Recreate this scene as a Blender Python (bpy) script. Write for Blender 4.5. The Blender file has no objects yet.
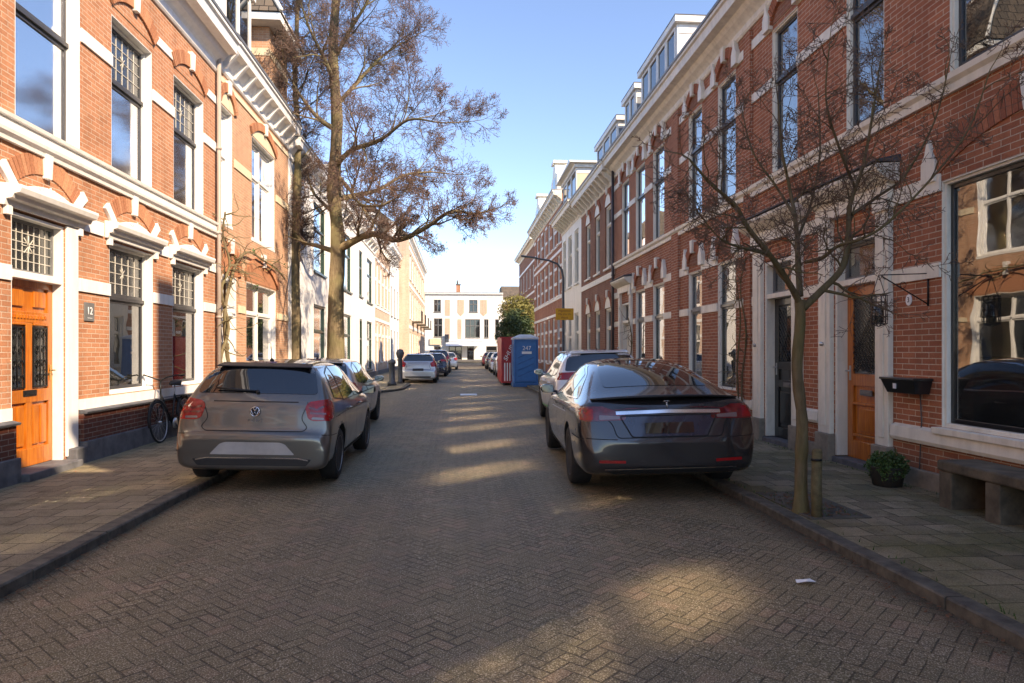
import bpy, bmesh, math, random
from math import sin, cos, pi, radians as R
from mathutils import Vector, Matrix, noise
from mathutils.bvhtree import BVHTree
from mathutils.geometry import delaunay_2d_cdt
sc = bpy.context.scene
col = sc.collection
rng = random.Random(7)

# ------------------------------------------------------------------ materials
class NT:
    def __init__(s, name):
        s.m = bpy.data.materials.new(name); s.m.use_nodes = True
        s.t = s.m.node_tree; s.t.nodes.clear()
        s.out = s.t.nodes.new('ShaderNodeOutputMaterial')
    def n(s, typ, **kw):
        nd = s.t.nodes.new(typ)
        for k, v in kw.items():
            if k.startswith('i_'):
                key = k[2:]
                key = int(key) if key.isdigit() else key.replace('_', ' ')
                s.put(nd.inputs[key], v)
            else: setattr(nd, k, v)
        return nd
    def put(s, sock, v):
        if isinstance(v, bpy.types.NodeSocket): s.t.links.new(v, sock)
        elif isinstance(v, bpy.types.Node): s.t.links.new(v.outputs[0], sock)
        else:
            if isinstance(v, (tuple, list)) and len(v) == 3 and sock.type == 'RGBA': v = (*v, 1)
            sock.default_value = v
    def math(s, op, a, b=0.0, c=None):
        nd = s.t.nodes.new('ShaderNodeMath'); nd.operation = op
        s.put(nd.inputs[0], a); s.put(nd.inputs[1], b)
        if c is not None: s.put(nd.inputs[2], c)
        return nd.outputs[0]
    def mix(s, f, a, b, typ='MIX'):
        nd = s.t.nodes.new('ShaderNodeMix'); nd.data_type = 'RGBA'; nd.blend_type = typ
        s.put(nd.inputs[0], f); s.put(nd.inputs[6], a); s.put(nd.inputs[7], b)
        return nd.outputs[2]
    def ramp(s, f, stops):
        nd = s.t.nodes.new('ShaderNodeValToRGB'); s.put(nd.inputs[0], f)
        e = nd.color_ramp.elements
        while len(e) < len(stops): e.new(.5)
        for el, (p, c) in zip(e, stops):
            el.position = p; el.color = (c, c, c, 1) if isinstance(c, (int, float)) else (*c, 1)
        return nd.outputs[0]
    def noise(s, scale, detail=3, vec=None, rough=.6):
        nd = s.t.nodes.new('ShaderNodeTexNoise'); nd.inputs['Scale'].default_value = scale
        nd.inputs['Detail'].default_value = detail; nd.inputs['Roughness'].default_value = rough
        if vec is not None: s.put(nd.inputs['Vector'], vec)
        return nd.outputs[0]
    def pos(s): return s.n('ShaderNodeNewGeometry').outputs['Position']
    def obj(s): return s.n('ShaderNodeTexCoord').outputs['Object']
    def bump(s, h, st, dist=.01):
        return s.n('ShaderNodeBump', i_Height=h, i_Strength=st, i_Distance=dist).outputs[0]
    def bsdf(s, color, rough=.7, metal=0., normal=None, coat=0., spec=.5, emit=None):
        b = s.n('ShaderNodeBsdfPrincipled')
        s.put(b.inputs['Base Color'], color); s.put(b.inputs['Roughness'], rough)
        s.put(b.inputs['Metallic'], metal); b.inputs['Coat Weight'].default_value = coat
        b.inputs['Coat Roughness'].default_value = .04
        b.inputs['Specular IOR Level'].default_value = spec
        if normal is not None: s.put(b.inputs['Normal'], normal)
        s.t.links.new(b.outputs[0], s.out.inputs[0]); return s.m

def plain(name, c, rough=.6, metal=0., var=.12, scale=6., coat=0., spec=.5, bump=0.):
    t = NT(name); p = t.pos()
    f = t.noise(scale, 4, p); k = t.ramp(f, [(.3, 0.), (.7, 1.)])
    a = tuple(x * (1 - var) for x in c); b = tuple(min(1, x * (1 + var)) for x in c)
    nm = t.bump(t.noise(scale * 12, 3, p), bump, .004) if bump else None
    return t.bsdf(t.mix(k, a, b), rough, metal, nm, coat, spec)

def wall_uv(t):
    g = t.n('ShaderNodeNewGeometry')
    sp = t.n('ShaderNodeSeparateXYZ', i_0=g.outputs['Position']); sn = t.n('ShaderNodeSeparateXYZ', i_0=g.outputs['True Normal'])
    ax = t.math('ABSOLUTE', sn.outputs[0]); sel = t.math('GREATER_THAN', ax, .6)
    u = t.math('ADD', t.math('MULTIPLY', sp.outputs[1], sel), t.math('MULTIPLY', sp.outputs[0], t.math('SUBTRACT', 1., sel)))
    return t.n('ShaderNodeCombineXYZ', i_0=u, i_1=sp.outputs[2]).outputs[0], g.outputs['Position']

def brick(name, c1, c2, mortar, stain=.25, rowh=.066, bw=.225):
    t = NT(name); uv, p = wall_uv(t)
    b = t.n('ShaderNodeTexBrick'); t.put(b.inputs['Vector'], uv)
    b.offset = .5; b.inputs['Scale'].default_value = 1
    t.put(b.inputs['Color1'], c1); t.put(b.inputs['Color2'], c2); t.put(b.inputs['Mortar'], mortar)
    b.inputs['Mortar Size'].default_value = .0055; b.inputs['Mortar Smooth'].default_value = .25
    b.inputs['Brick Width'].default_value = bw; b.inputs['Row Height'].default_value = rowh; b.inputs['Bias'].default_value = -.1
    big = t.noise(.9, 4, p); fine = t.noise(45, 3, p)
    c = t.mix(t.ramp(big, [(.35, 0.), (.72, stain)]), b.outputs[0], tuple(x * .45 for x in c1))
    c = t.mix(t.ramp(fine, [(.35, .22), (.6, 0.)]), c, (.04, .03, .025))
    mp = t.n('ShaderNodeMapping', i_Vector=p); mp.inputs['Scale'].default_value = (2.6, 2.6, .3)
    c = t.mix(t.ramp(t.noise(1.1, 4, mp.outputs[0]), [(.46, 0.), (.72, .38)]), c, tuple(x * .42 for x in c2))
    n2 = t.noise(7, 3, p); c = t.mix(t.ramp(n2, [(.4, .0), (.75, .28)]), c, tuple(min(1, x * 1.6) for x in c2))
    # splash-back dirt low on the wall has its own soft edge
    sp = t.n('ShaderNodeSeparateXYZ', i_0=p).outputs[2]
    low = t.math('MULTIPLY', t.ramp(t.math('ADD', sp, t.math('MULTIPLY', big, .6)), [(.35, .45), (1.0, 0.)]), 1.)
    c = t.mix(low, c, (.05, .045, .03))
    h = t.math('SUBTRACT', t.math('MULTIPLY', fine, .35), b.outputs[1])
    return t.bsdf(c, .88, 0, t.bump(h, .6, .008), spec=.25)

def islands(name, c1, c2, rough=.85):
    t = NT(name); g = t.n('ShaderNodeNewGeometry')
    c = t.mix(g.outputs['Random Per Island'], c1, c2)
    f = t.noise(40, 3, g.outputs['Position'])
    c = t.mix(t.ramp(f, [(.35, .3), (.6, 0.)]), c, (.04, .03, .02))
    return t.bsdf(c, rough, 0, t.bump(f, .4, .006), spec=.25)

def paint(name, c, dirt=.22, rough=.45, grime=(.22, .19, .14)):
    t = NT(name); p = t.pos()
    mp = t.n('ShaderNodeMapping', i_Vector=p); mp.inputs['Scale'].default_value = (5, 5, .7)
    st = t.noise(1.4, 5, mp.outputs[0]); f = t.noise(9, 4, p)
    k = t.math('MULTIPLY', t.ramp(st, [(.42, 0.), (.75, 1.)]), dirt)
    col_ = t.mix(k, c, grime)
    col_ = t.mix(t.ramp(f, [(.5, 0.), (.8, dirt * .5)]), col_, grime)
    return t.bsdf(col_, rough, 0, t.bump(t.noise(60, 2, p), .12, .004), spec=.35)

def wood(name, c1, c2, rough=.3, coat=.35):
    t = NT(name); p = t.pos()
    mp = t.n('ShaderNodeMapping', i_Vector=p); mp.inputs['Scale'].default_value = (22, 22, 1.6)
    n = t.noise(1.6, 6, mp.outputs[0], .65); w = t.noise(2.3, 3, p)
    c = t.mix(t.ramp(n, [(.35, 0.), (.62, 1.)]), c1, c2)
    c = t.mix(t.ramp(w, [(.4, 0.), (.75, .45)]), c, tuple(x * .45 for x in c1))
    return t.bsdf(c, rough, 0, t.bump(n, .15, .003), coat=coat)

def glass(name, tint, refl=.12, rough=.0, trans=.55, flat=False):
    """window pane: part see-through, part mirror, mirror share grows at grazing angles"""
    t = NT(name); p = t.pos()
    nm = t.n('ShaderNodeNewGeometry').outputs['Normal'] if flat else t.bump(t.noise(1.1, 2, p), .04, .05)
    g1 = t.n('ShaderNodeBsdfGlossy', i_Color=(1, 1, 1, 1), i_Roughness=rough); t.put(g1.inputs['Normal'], nm)
    tr = t.n('ShaderNodeBsdfTransparent', i_Color=(*tint, 1))
    df = t.n('ShaderNodeBsdfDiffuse', i_Color=(.03, .035, .035, 1))
    m0 = t.n('ShaderNodeMixShader', i_0=1 - trans); t.t.links.new(tr.outputs[0], m0.inputs[1]); t.t.links.new(df.outputs[0], m0.inputs[2])
    lw = t.n('ShaderNodeFresnel', i_IOR=1.5); t.put(lw.inputs['Normal'], nm)
    fac = t.math('MINIMUM', t.math('ADD', t.math('MULTIPLY', lw.outputs[0], 1.5), refl), .92)
    m1 = t.n('ShaderNodeMixShader'); t.put(m1.inputs[0], fac)
    t.t.links.new(m0.outputs[0], m1.inputs[1]); t.t.links.new(g1.outputs[0], m1.inputs[2])
    t.t.links.new(m1.outputs[0], t.out.inputs[0]); return t.m

def carpaint(name, c, flake=.4, rough=.28):
    t = NT(name); p = t.obj(); d = t.ramp(t.noise(2.5, 5, p), [(.4, 0.), (.8, .16)])
    return t.bsdf(t.mix(d, c, tuple(x * .5 + .04 for x in c)), t.math('ADD', rough, t.math('MULTIPLY', d, .6)), flake, coat=1.)

def pavers(name):
    """2:1 herringbone of fired pavers, laid at 45 degrees, cell = 105 mm"""
    t = NT(name); g = t.n('ShaderNodeNewGeometry'); P = g.outputs['Position']
    sp = t.n('ShaderNodeSeparateXYZ', i_0=P)
    wob = t.noise(3.5, 2, P)
    x0 = t.math('ADD', sp.outputs[0], t.math('MULTIPLY', wob, .014)); y0 = t.math('ADD', sp.outputs[1], t.math('MULTIPLY', wob, -.012))
    S = 1 / .082; k = S * .70711
    x = t.math('ADD', t.math('MULTIPLY', t.math('ADD', x0, y0), k), 4000.)
    y = t.math('ADD', t.math('MULTIPLY', t.math('SUBTRACT', y0, x0), k), 4000.)
    i = t.math('FLOOR', x); j = t.math('FLOOR', y); u = t.math('SUBTRACT', x, i); v = t.math('SUBTRACT', y, j)
    kk = t.math('FLOORED_MODULO', t.math('SUBTRACT', i, j), 4.)
    eq = [t.math('COMPARE', kk, float(q), .3) for q in range(4)]
    iu = t.math('SUBTRACT', 1., u); iv = t.math('SUBTRACT', 1., v)
    def blk(val, q): return t.math('ADD', val, eq[q])     # adding 1 disables that edge for cell kind q
    d = t.math('MINIMUM', t.math('MINIMUM', blk(u, 1), blk(iu, 0)), t.math('MINIMUM', blk(v, 2), blk(iv, 3)))
    bi = t.math('SUBTRACT', i, eq[1]); bj = t.math('ADD', j, eq[3])
    wn = t.n('ShaderNodeTexWhiteNoise', noise_dimensions='3D')
    t.put(wn.inputs['Vector'], t.n('ShaderNodeCombineXYZ', i_0=bi, i_1=bj).outputs[0])
    r = wn.outputs['Value']
    c = t.ramp(r, [(0., (.20, .152, .082)), (.45, (.25, .188, .103)), (.8, (.285, .212, .118)), (1., (.35, .225, .138))])
    big = t.noise(.35, 4, P); med = t.noise(1.3, 4, P)
    c = t.mix(t.ramp(big, [(.38, 0.), (.62, .55)]), c, (.18, .158, .08))       # mossy film
    trk = t.n('ShaderNodeMapping', i_Vector=P); trk.inputs['Scale'].default_value = (1.6, .10, 1)
    c = t.mix(t.ramp(t.noise(1.0, 4, trk.outputs[0]), [(.44, 0.), (.66, .5)]), c, (.125, .098, .058))
    c = t.mix(t.ramp(med, [(.5, 0.), (.8, .5)]), c, (.18, .145, .112))
    grit = t.n('ShaderNodeTexVoronoi', i_Vector=P, i_Scale=95.).outputs['Distance']
    sl = t.noise(120, 2, P)
    c = t.mix(t.ramp(sl, [(.35, .7), (.5, 0.)]), c, (.03, .025, .018))
    c = t.mix(t.ramp(sl, [(.57, 0.), (.63, .85)]), c, (.56, .48, .36))
    # gutters collect dirt: a band beside each kerb
    ax = t.math('ABSOLUTE', sp.outputs[0])
    gut = t.math('MULTIPLY', t.ramp(t.math('DIVIDE', t.math('ADD', ax, t.math('MULTIPLY', med, .5)), 4.), [(.74, 0.), (.82, 1.)]), .75)
    c = t.mix(gut, c, (.045, .034, .022))
    joint = t.ramp(t.math('ADD', d, t.math('MULTIPLY', t.math('SUBTRACT', t.noise(2.2, 3, P), .5), .28)), [(.015, 1.), (.065, 0.)])
    c = t.mix(t.math('MULTIPLY', joint, .66), c, (.030, .024, .016))
    h = t.math('ADD', t.math('MULTIPLY', t.math('SUBTRACT', 1., joint), 1.), t.math('ADD', t.math('MULTIPLY', sl, .35), t.math('MULTIPLY', r, .35)))
    return t.bsdf(c, .68, 0, t.bump(h, .6, .010), spec=.3)

def flags(name, c1, c2, moss, mossamt, size=.3):
    t = NT(name); P = t.pos(); sp = t.n('ShaderNodeSeparateXYZ', i_0=P)
    uv = t.n('ShaderNodeCombineXYZ', i_0=sp.outputs[0], i_1=sp.outputs[1]).outputs[0]
    wob = t.n('ShaderNodeVectorMath', operation='ADD'); t.put(wob.inputs[0], uv)
    t.put(wob.inputs[1], t.math('MULTIPLY', t.noise(2, 2, P), .02))
    b = t.n('ShaderNodeTexBrick'); t.put(b.inputs['Vector'], wob.outputs[0])
    b.offset = .5; b.inputs['Scale'].default_value = 1.
    t.put(b.inputs['Color1'], c1); t.put(b.inputs['Color2'], c2); t.put(b.inputs['Mortar'], (.016, .014, .009))
    b.inputs['Mortar Size'].default_value = .006; b.inputs['Mortar Smooth'].default_value = .5; b.inputs['Bias'].default_value = -.25
    b.inputs['Brick Width'].default_value = size; b.inputs['Row Height'].default_value = size
    med = t.noise(1.1, 5, P); fine = t.noise(110, 2, P)
    c = t.mix(t.ramp(med, [(.38, 0.), (.68, mossamt)]), b.outputs[0], moss)
    c = t.mix(t.ramp(t.noise(5, 5, P), [(.5, 0.), (.72, .5)]), c, (.035, .03, .022))
    c = t.mix(t.ramp(fine, [(.35, .5), (.5, 0.)]), c, (.03, .027, .02))
    c = t.mix(t.ramp(fine, [(.62, 0.), (.68, .4)]), c, (.36, .33, .27))
    h = t.math('SUBTRACT', t.math('MULTIPLY', fine, .3), b.outputs[1])
    return t.bsdf(c, .8, 0, t.bump(h, .7, .01), spec=.3)

M = {}
M['brickL'] = brick('orange_brick', (.54, .255, .14), (.42, .175, .092), (.62, .50, .38), .2)
M['brickL2'] = brick('pale_orange_brick', (.60, .34, .205), (.50, .26, .155), (.62, .52, .40), .12)
M['brickR'] = brick('red_brick', (.50, .188, .100), (.34, .118, .066), (.70, .58, .44), .25)
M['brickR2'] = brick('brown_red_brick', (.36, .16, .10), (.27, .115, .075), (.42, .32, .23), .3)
M['brickFar'] = brick('washed_brick', (.66, .46, .34), (.58, .38, .27), (.7, .64, .55), .1)
M['brickP'] = brick('dark_plinth_brick', (.24, .075, .045), (.17, .05, .032), (.42, .34, .27), .3)
M['voussL'] = islands('orange_soldier_brick', (.58, .28, .155), (.42, .17, .09))
M['voussR'] = islands('red_soldier_brick', (.52, .19, .10), (.34, .115, .065))
M['mortar'] = plain('pale_mortar', (.5, .4, .3), .9)
M['white'] = paint('white_paint', (.82, .80, .75), .18)
M['cream'] = paint('cream_paint', (.84, .79, .67), .3)
M['render'] = paint('white_render', (.80, .79, .76), .25, .8)
M['yellow'] = paint('yellow_stone', (.72, .60, .42), .2, .8)
M['blue_stone'] = plain('grey_bluestone', (.115, .115, .12), .75, var=.35, bump=.3)
M['plinthR'] = plain('cement_plinth', (.25, .21, .16), .85, var=.3, bump=.3)
M['black_paint'] = plain('black_gloss_paint', (.012, .013, .014), .28, var=.2, coat=.3)
M['green_paint'] = plain('dark_green_paint', (.02, .045, .03), .35, coat=.3)
M['grey_frame'] = plain('grey_paint', (.16, .16, .155), .5)
M['lead'] = plain('lead_flashing', (.075, .078, .09), .6)
M['came'] = plain('pale_lead_came', (.55, .52, .45), .5)
M['room'] = plain('dim_room', (.06, .05, .042), .9)
M['curtain'] = plain('white_curtain', (.78, .76, .70), .9, var=.1)
M['blind'] = plain('beige_blind', (.62, .48, .34), .9, var=.1)
M['glass'] = glass('window_glass', (.9, .92, .9), .12, .0, .62)
M['glass_up'] = glass('upper_window_glass', (.95, .96, .95), .56, .085, .86, flat=True)
M['glass_up2'] = glass('upper_window_mirror_glass', (.95, .96, .95), .90, .085, .5, flat=True)
M['glass_lead'] = glass('old_leaded_glass', (.8, .82, .72), .05, .2, .25)
M['glass_far'] = plain('dark_window_glass', (.012, .014, .016), .03, var=.1, spec=1.)
M['glass_sky'] = glass('mirror_glass', (.8, .9, 1.), .45, .0, .3)
M['orange_wood'] = wood('orange_varnished_wood', (.62, .20, .028), (.42, .10, .012))
M['bare_wood'] = plain('weathered_post_wood', (.13, .105, .05), .85, var=.35, scale=18, bump=.5)
M['sash_dark'] = plain('dark_sash_paint', (.045, .045, .047), .35)
M['iron'] = plain('black_iron', (.014, .014, .014), .45, .3)
M['brass'] = plain('brass', (.5, .33, .12), .3, .9)
M['steel'] = plain('steel', (.5, .5, .5), .3, .9)
M['roof_tile'] = None
t_ = NT('clay_roof_tile'); uv_, p_ = wall_uv(t_)
b_ = t_.n('ShaderNodeTexBrick'); t_.put(b_.inputs['Vector'], uv_); b_.inputs['Scale'].default_value = 1
t_.put(b_.inputs['Color1'], (.16, .12, .085)); t_.put(b_.inputs['Color2'], (.10, .08, .06)); t_.put(b_.inputs['Mortar'], (.02, .018, .015))
b_.inputs['Brick Width'].default_value = .25; b_.inputs['Row Height'].default_value = .28; b_.inputs['Mortar Size'].default_value = .015; b_.inputs['Mortar Smooth'].default_value = 1.
M['roof_tile'] = t_.bsdf(b_.outputs[0], .8, 0, t_.bump(t_.math('SUBTRACT', 1., b_.outputs[1]), 1., .03))
M['zinc'] = plain('zinc_gutter', (.22, .23, .24), .5, .4)
M['dormer_grey'] = plain('grey_lead_cladding', (.20, .22, .24), .6)
M['pipe'] = paint('painted_pipe', (.40, .33, .28), .3)
M['pipe_dark'] = plain('dark_pipe', (.06, .055, .055), .5)
M['road'] = pavers('herringbone_pavers')
M['flagL'] = flags('grey_flagstones', (.36, .285, .18), (.22, .175, .112), (.18, .165, .085), .5)
M['flagR'] = flags('mossy_flagstones', (.36, .285, .185), (.12, .098, .060), (.12, .118, .032), .75)
M['kerb'] = plain('concrete_kerb', (.10, .09, .07), .85, var=.5, scale=9, bump=.6)
M['ground'] = plain('earth', (.10, .09, .07), .95, var=.3)
M['rubber'] = plain('tyre_rubber', (.018, .018, .018), .8, var=.3, bump=.3)
M['rim'] = plain('alloy_rim', (.45, .45, .45), .3, .8)
M['rim_dark'] = plain('dark_alloy_rim', (.09, .09, .095), .35, .7)
M['car_glass'] = plain('car_glass', (.008, .010, .012), .02, var=.1, spec=1., coat=.6)
M['car_trim'] = plain('black_car_trim', (.016, .016, .017), .5)
M['gap'] = plain('panel_gap', (.006, .006, .006), .8)
M['chrome'] = plain('chrome', (.75, .75, .76), .12, 1., var=.04)
M['red_lens'] = plain('red_lens', (.34, .008, .010), .2, coat=.35, var=.35, scale=14)
M['red_lens_dark'] = plain('dark_red_lens', (.16, .012, .014), .1, coat=1., var=.5, scale=18)
M['dim_lens'] = plain('dim_lens', (.22, .15, .15), .1, coat=1.)
M['clear_lens'] = plain('clear_lens', (.55, .55, .56), .08, .5, coat=1.)
M['plate'] = plain('pale_plate_recess', (.42, .41, .39), .35)
M['p_grey'] = carpaint('warm_grey_car_paint', (.135, .130, .119), .65, .28)
M['p_dark'] = carpaint('midnight_grey_car_paint', (.040, .038, .040), .5, .22)
M['p_white'] = carpaint('white_car_paint', (.82, .82, .81), .0, .3)
M['p_silver'] = carpaint('silver_car_paint', (.42, .43, .45), .7, .3)
M['p_navy'] = carpaint('navy_car_paint', (.02, .024, .045), .4, .25)
M['p_black'] = carpaint('black_car_paint', (.012, .012, .014), .2, .25)
M['p_red'] = carpaint('red_car_paint', (.35, .02, .02), .2, .3)
M['car_green'] = plain('green_stripe', (.02, .28, .07), .4)
M['blue_plastic'] = plain('blue_plastic', (.02, .17, .44), .38, var=.1)
M['blue_plastic2'] = plain('deep_blue_plastic', (.016, .125, .34), .4, var=.1)
M['grey_plastic'] = plain('pale_grey_plastic', (.62, .66, .70), .5)
M['red_paint'] = plain('red_container_paint', (.42, .018, .018), .45, var=.15)
M['sign_yellow'] = plain('yellow_sign', (.85, .42, .02), .5, var=.05)
M['letter_red'] = plain('dark_red_lettering', (.35, .06, .02), .6)
M['letter_white'] = plain('white_lettering', (.85, .85, .83), .5, var=.03)
M['letter_dark'] = plain('dark_lettering', (.02, .02, .02), .6)
M['lamp_metal'] = plain('grey_lamp_post', (.10, .11, .12), .5, .3)
M['concrete'] = plain('stained_concrete', (.105, .085, .058), .9, var=.5, scale=5, bump=.7)
M['orange_sticker'] = plain('orange_sticker', (.85, .16, .03), .5)
M['barkL'] = None
def bark(name, c1, c2, moss):
    t = NT(name); P = t.pos(); mp = t.n('ShaderNodeMapping', i_Vector=P); mp.inputs['Scale'].default_value = (14, 14, 3)
    n = t.noise(1.5, 6, mp.outputs[0], .7); c = t.mix(t.ramp(n, [(.4, 0.), (.6, 1.)]), c1, c2)
    c = t.mix(t.ramp(t.noise(1.2, 4, P), [(.42, 0.), (.66, .7)]), c, moss)
    return t.bsdf(c, .9, 0, t.bump(n, .9, .02), spec=.2)
M['barkL'] = bark('pale_bark', (.15, .11, .065), (.24, .185, .11), (.17, .155, .07))  # bark of the tall left trees, paler brown than the right one
M['barkR'] = bark('mossy_bark', (.12, .09, .05), (.18, .135, .08), (.16, .14, .05))
M['twig'] = plain('twig', (.16, .105, .07), .9, var=.3)
M['twig_red'] = plain('reddish_twig', (.13, .085, .065), .9, var=.3)
M['catkin'] = plain('catkins', (.12, .065, .045), .9, var=.4, scale=3)
M['leaf_dark'] = plain('dark_evergreen_leaf', (.03, .055, .012), .6, var=.5, scale=4)
M['leaf_olive'] = plain('olive_leaf', (.17, .15, .035), .7, var=.4, scale=3)
M['leaf_green'] = plain('fresh_green_leaf', (.05, .10, .02), .6, var=.4, scale=4)
M['dead_leaf'] = plain('dead_leaf', (.16, .07, .03), .8, var=.5, scale=20)
M['pot'] = plain('dark_pot', (.04, .035, .03), .7)
M['paper'] = plain('white_paper', (.8, .8, .8), .8, var=.02)

# ------------------------------------------------------------------ mesh building
class MB:
    def __init__(s, tf=None): s.v = []; s.f = []; s.mi = []; s.sm = []; s.tf = tf
    def add(s, vs, fs, mi=0, smooth=False):
        o = len(s.v)
        if s.tf: vs = [s.tf(*v) for v in vs]
        s.v += [tuple(v) for v in vs]
        for f in fs: s.f.append(tuple(o + i for i in f)); s.mi.append(mi); s.sm.append(smooth)
        return s
    def box(s, a0, a1, b0, b1, c0, c1, mi=0):
        vs = [(a, b, c) for a in (a0, a1) for b in (b0, b1) for c in (c0, c1)]
        return s.add(vs, [(0, 1, 3, 2), (4, 6, 7, 5), (0, 4, 5, 1), (2, 3, 7, 6), (0, 2, 6, 4), (1, 5, 7, 3)], mi)
    def prism(s, poly, c0, c1, mi=0, smooth=False):
        """poly in first two coordinates, extruded along the third"""
        n = len(poly); vs = [(a, b, c0) for a, b in poly] + [(a, b, c1) for a, b in poly]
        fs = [tuple(range(n)), tuple(range(2 * n - 1, n - 1, -1))] + [(i, i + n, (i + 1) % n + n, (i + 1) % n) for i in range(n)]
        return s.add(vs, fs, mi)
    def prism_a(s, poly, a0, a1, mi=0):
        """poly in (b, c) extruded along a"""
        n = len(poly); vs = [(a0, b, c) for b, c in poly] + [(a1, b, c) for b, c in poly]
        fs = [tuple(range(n)), tuple(range(2 * n - 1, n - 1, -1))] + [(i, i + n, (i + 1) % n + n, (i + 1) % n) for i in range(n)]
        return s.add(vs, fs, mi)
    def tube(s, pts, rad, n=6, mi=0, cap=True):
        pts = [Vector(p) for p in pts]
        if not hasattr(rad, '__len__'): rad = [rad] * len(pts)
        vs = []; u = None
        for i, p in enumerate(pts):
            t = (pts[min(i + 1, len(pts) - 1)] - pts[max(i - 1, 0)])
            if t.length < 1e-9: t = Vector((0, 0, 1))
            t.normalize()
            if u is None: u = t.orthogonal().normalized()
            else:
                u = u - t * u.dot(t)
                u = u.normalized() if u.length > 1e-6 else t.orthogonal().normalized()
            w = t.cross(u)
            for k in range(n):
                a = 2 * pi * k / n; vs.append(p + (u * cos(a) + w * sin(a)) * rad[i])
        fs = []
        for i in range(len(pts) - 1):
            for k in range(n):
                fs.append((i * n + k, i * n + (k + 1) % n, (i + 1) * n + (k + 1) % n, (i + 1) * n + k))
        if cap and n > 2: fs += [tuple(range(n - 1, -1, -1)), tuple(range((len(pts) - 1) * n, len(pts) * n))]
        return s.add(vs, fs, mi, True)
    def lathe(s, prof, n=24, c=(0, 0, 0), axis='z', mi=0, close=True, smooth=True):
        vs = []; m = len(prof)
        for k in range(n):
            a = 2 * pi * k / n
            for r, h in prof:
                x, y = r * cos(a), r * sin(a)
                q = (x, y, h) if axis == 'z' else ((h, x, y) if axis == 'x' else (x, h, y))
                vs.append((q[0] + c[0], q[1] + c[1], q[2] + c[2]))
        fs = [(k * m + i, ((k + 1) % n) * m + i, ((k + 1) % n) * m + i + 1, k * m + i + 1) for k in range(n) for i in range(m - 1)]
        if close:
            fs.append(tuple(k * m for k in range(n))); fs.append(tuple(k * m + m - 1 for k in range(n - 1, -1, -1)))
        return s.add(vs, fs, mi, smooth)
    def build(s, name, mats, parent=None, org=None, bevel=0, recalc=True, **props):
        if not isinstance(mats, (list, tuple)): mats = [mats]
        if org is None: org = CTX['org']
        me = bpy.data.meshes.new(name)
        me.from_pydata([(v[0] - org[0], v[1] - org[1], v[2] - org[2]) for v in s.v], [], s.f)
        for m in mats: me.materials.append(m)
        me.polygons.foreach_set('material_index', s.mi); me.polygons.foreach_set('use_smooth', s.sm)
        if recalc:
            bm = bmesh.new(); bm.from_mesh(me); bmesh.ops.recalc_face_normals(bm, faces=bm.faces); bm.to_mesh(me); bm.free()
        me.update()
        o = bpy.data.objects.new(name, me); col.objects.link(o)
        if parent is not None: o.parent = parent
        elif org != (0, 0, 0): o.location = org
        if bevel:
            b = o.modifiers.new('bevel', 'BEVEL'); b.width = bevel; b.segments = 2; b.limit_method = 'ANGLE'; b.angle_limit = R(40)
        for k, v in props.items(): o[k] = v
        return o
CTX = {'org': (0, 0, 0)}
def thing(name, label, cat, loc=(0, 0, 0), group=None, rot=0.):
    o = bpy.data.objects.new(name, None); col.objects.link(o); o.location = loc; o.rotation_euler = (0, 0, rot)
    o.empty_display_size = .2
    o['label'] = label; o['category'] = cat
    if group: o['group'] = group
    CTX['org'] = tuple(loc); return o
def tag(o, label, cat, group=None):
    o['label'] = label; o['category'] = cat
    if group: o['group'] = group
    return o
def structure(o): o['kind'] = 'structure'; return o
def stuff(o, label, cat): o['kind'] = 'stuff'; o['label'] = label; o['category'] = cat; return o
def text_mesh(body, size, mat, name, parent, place, depth=.003, spacing=1.):
    """real lettering as a mesh; place(u, v, w) maps text plane to the parent's space"""
    cu = bpy.data.curves.new('lettering', 'FONT'); cu.body = body; cu.size = size; cu.extrude = depth / 2
    cu.align_x = 'CENTER'; cu.align_y = 'CENTER'; cu.space_character = spacing; cu.resolution_u = 3
    to = bpy.data.objects.new('lettering', cu); col.objects.link(to)
    dg = bpy.context.evaluated_depsgraph_get(); me = bpy.data.meshes.new_from_object(to.evaluated_get(dg))
    bpy.data.objects.remove(to); bpy.data.curves.remove(cu)
    for v in me.vertices: v.co = place(v.co.x, v.co.y, v.co.z)
    me.materials.clear(); me.materials.append(mat)
    o = bpy.data.objects.new(name, me); col.objects.link(o); o.parent = parent; return o
F_ = 683.; CA, SA = cos(R(4.44)), sin(R(4.44)); CAMH = 1.6
def at(px, py, D):
    """a picture direction followed to depth D gives a true world position"""
    xc = (px - 512) / F_ * D
    return Vector((xc * CA + D * SA, -xc * SA + D * CA, CAMH + (351 - py) / F_ * D))
# ------------------------------------------------------------------ facades: local (a along wall, z up, d outwards)
class Fac:
    def __init__(s, kind, c): s.kind = kind; s.c = c
    def __call__(s, a, z, d):
        if s.kind == 'R': return (s.c - d, a, z)
        if s.kind == 'L': return (s.c + d, a, z)
        return (a, s.c - d, z)
    def mb(s): return MB(s)

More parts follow.
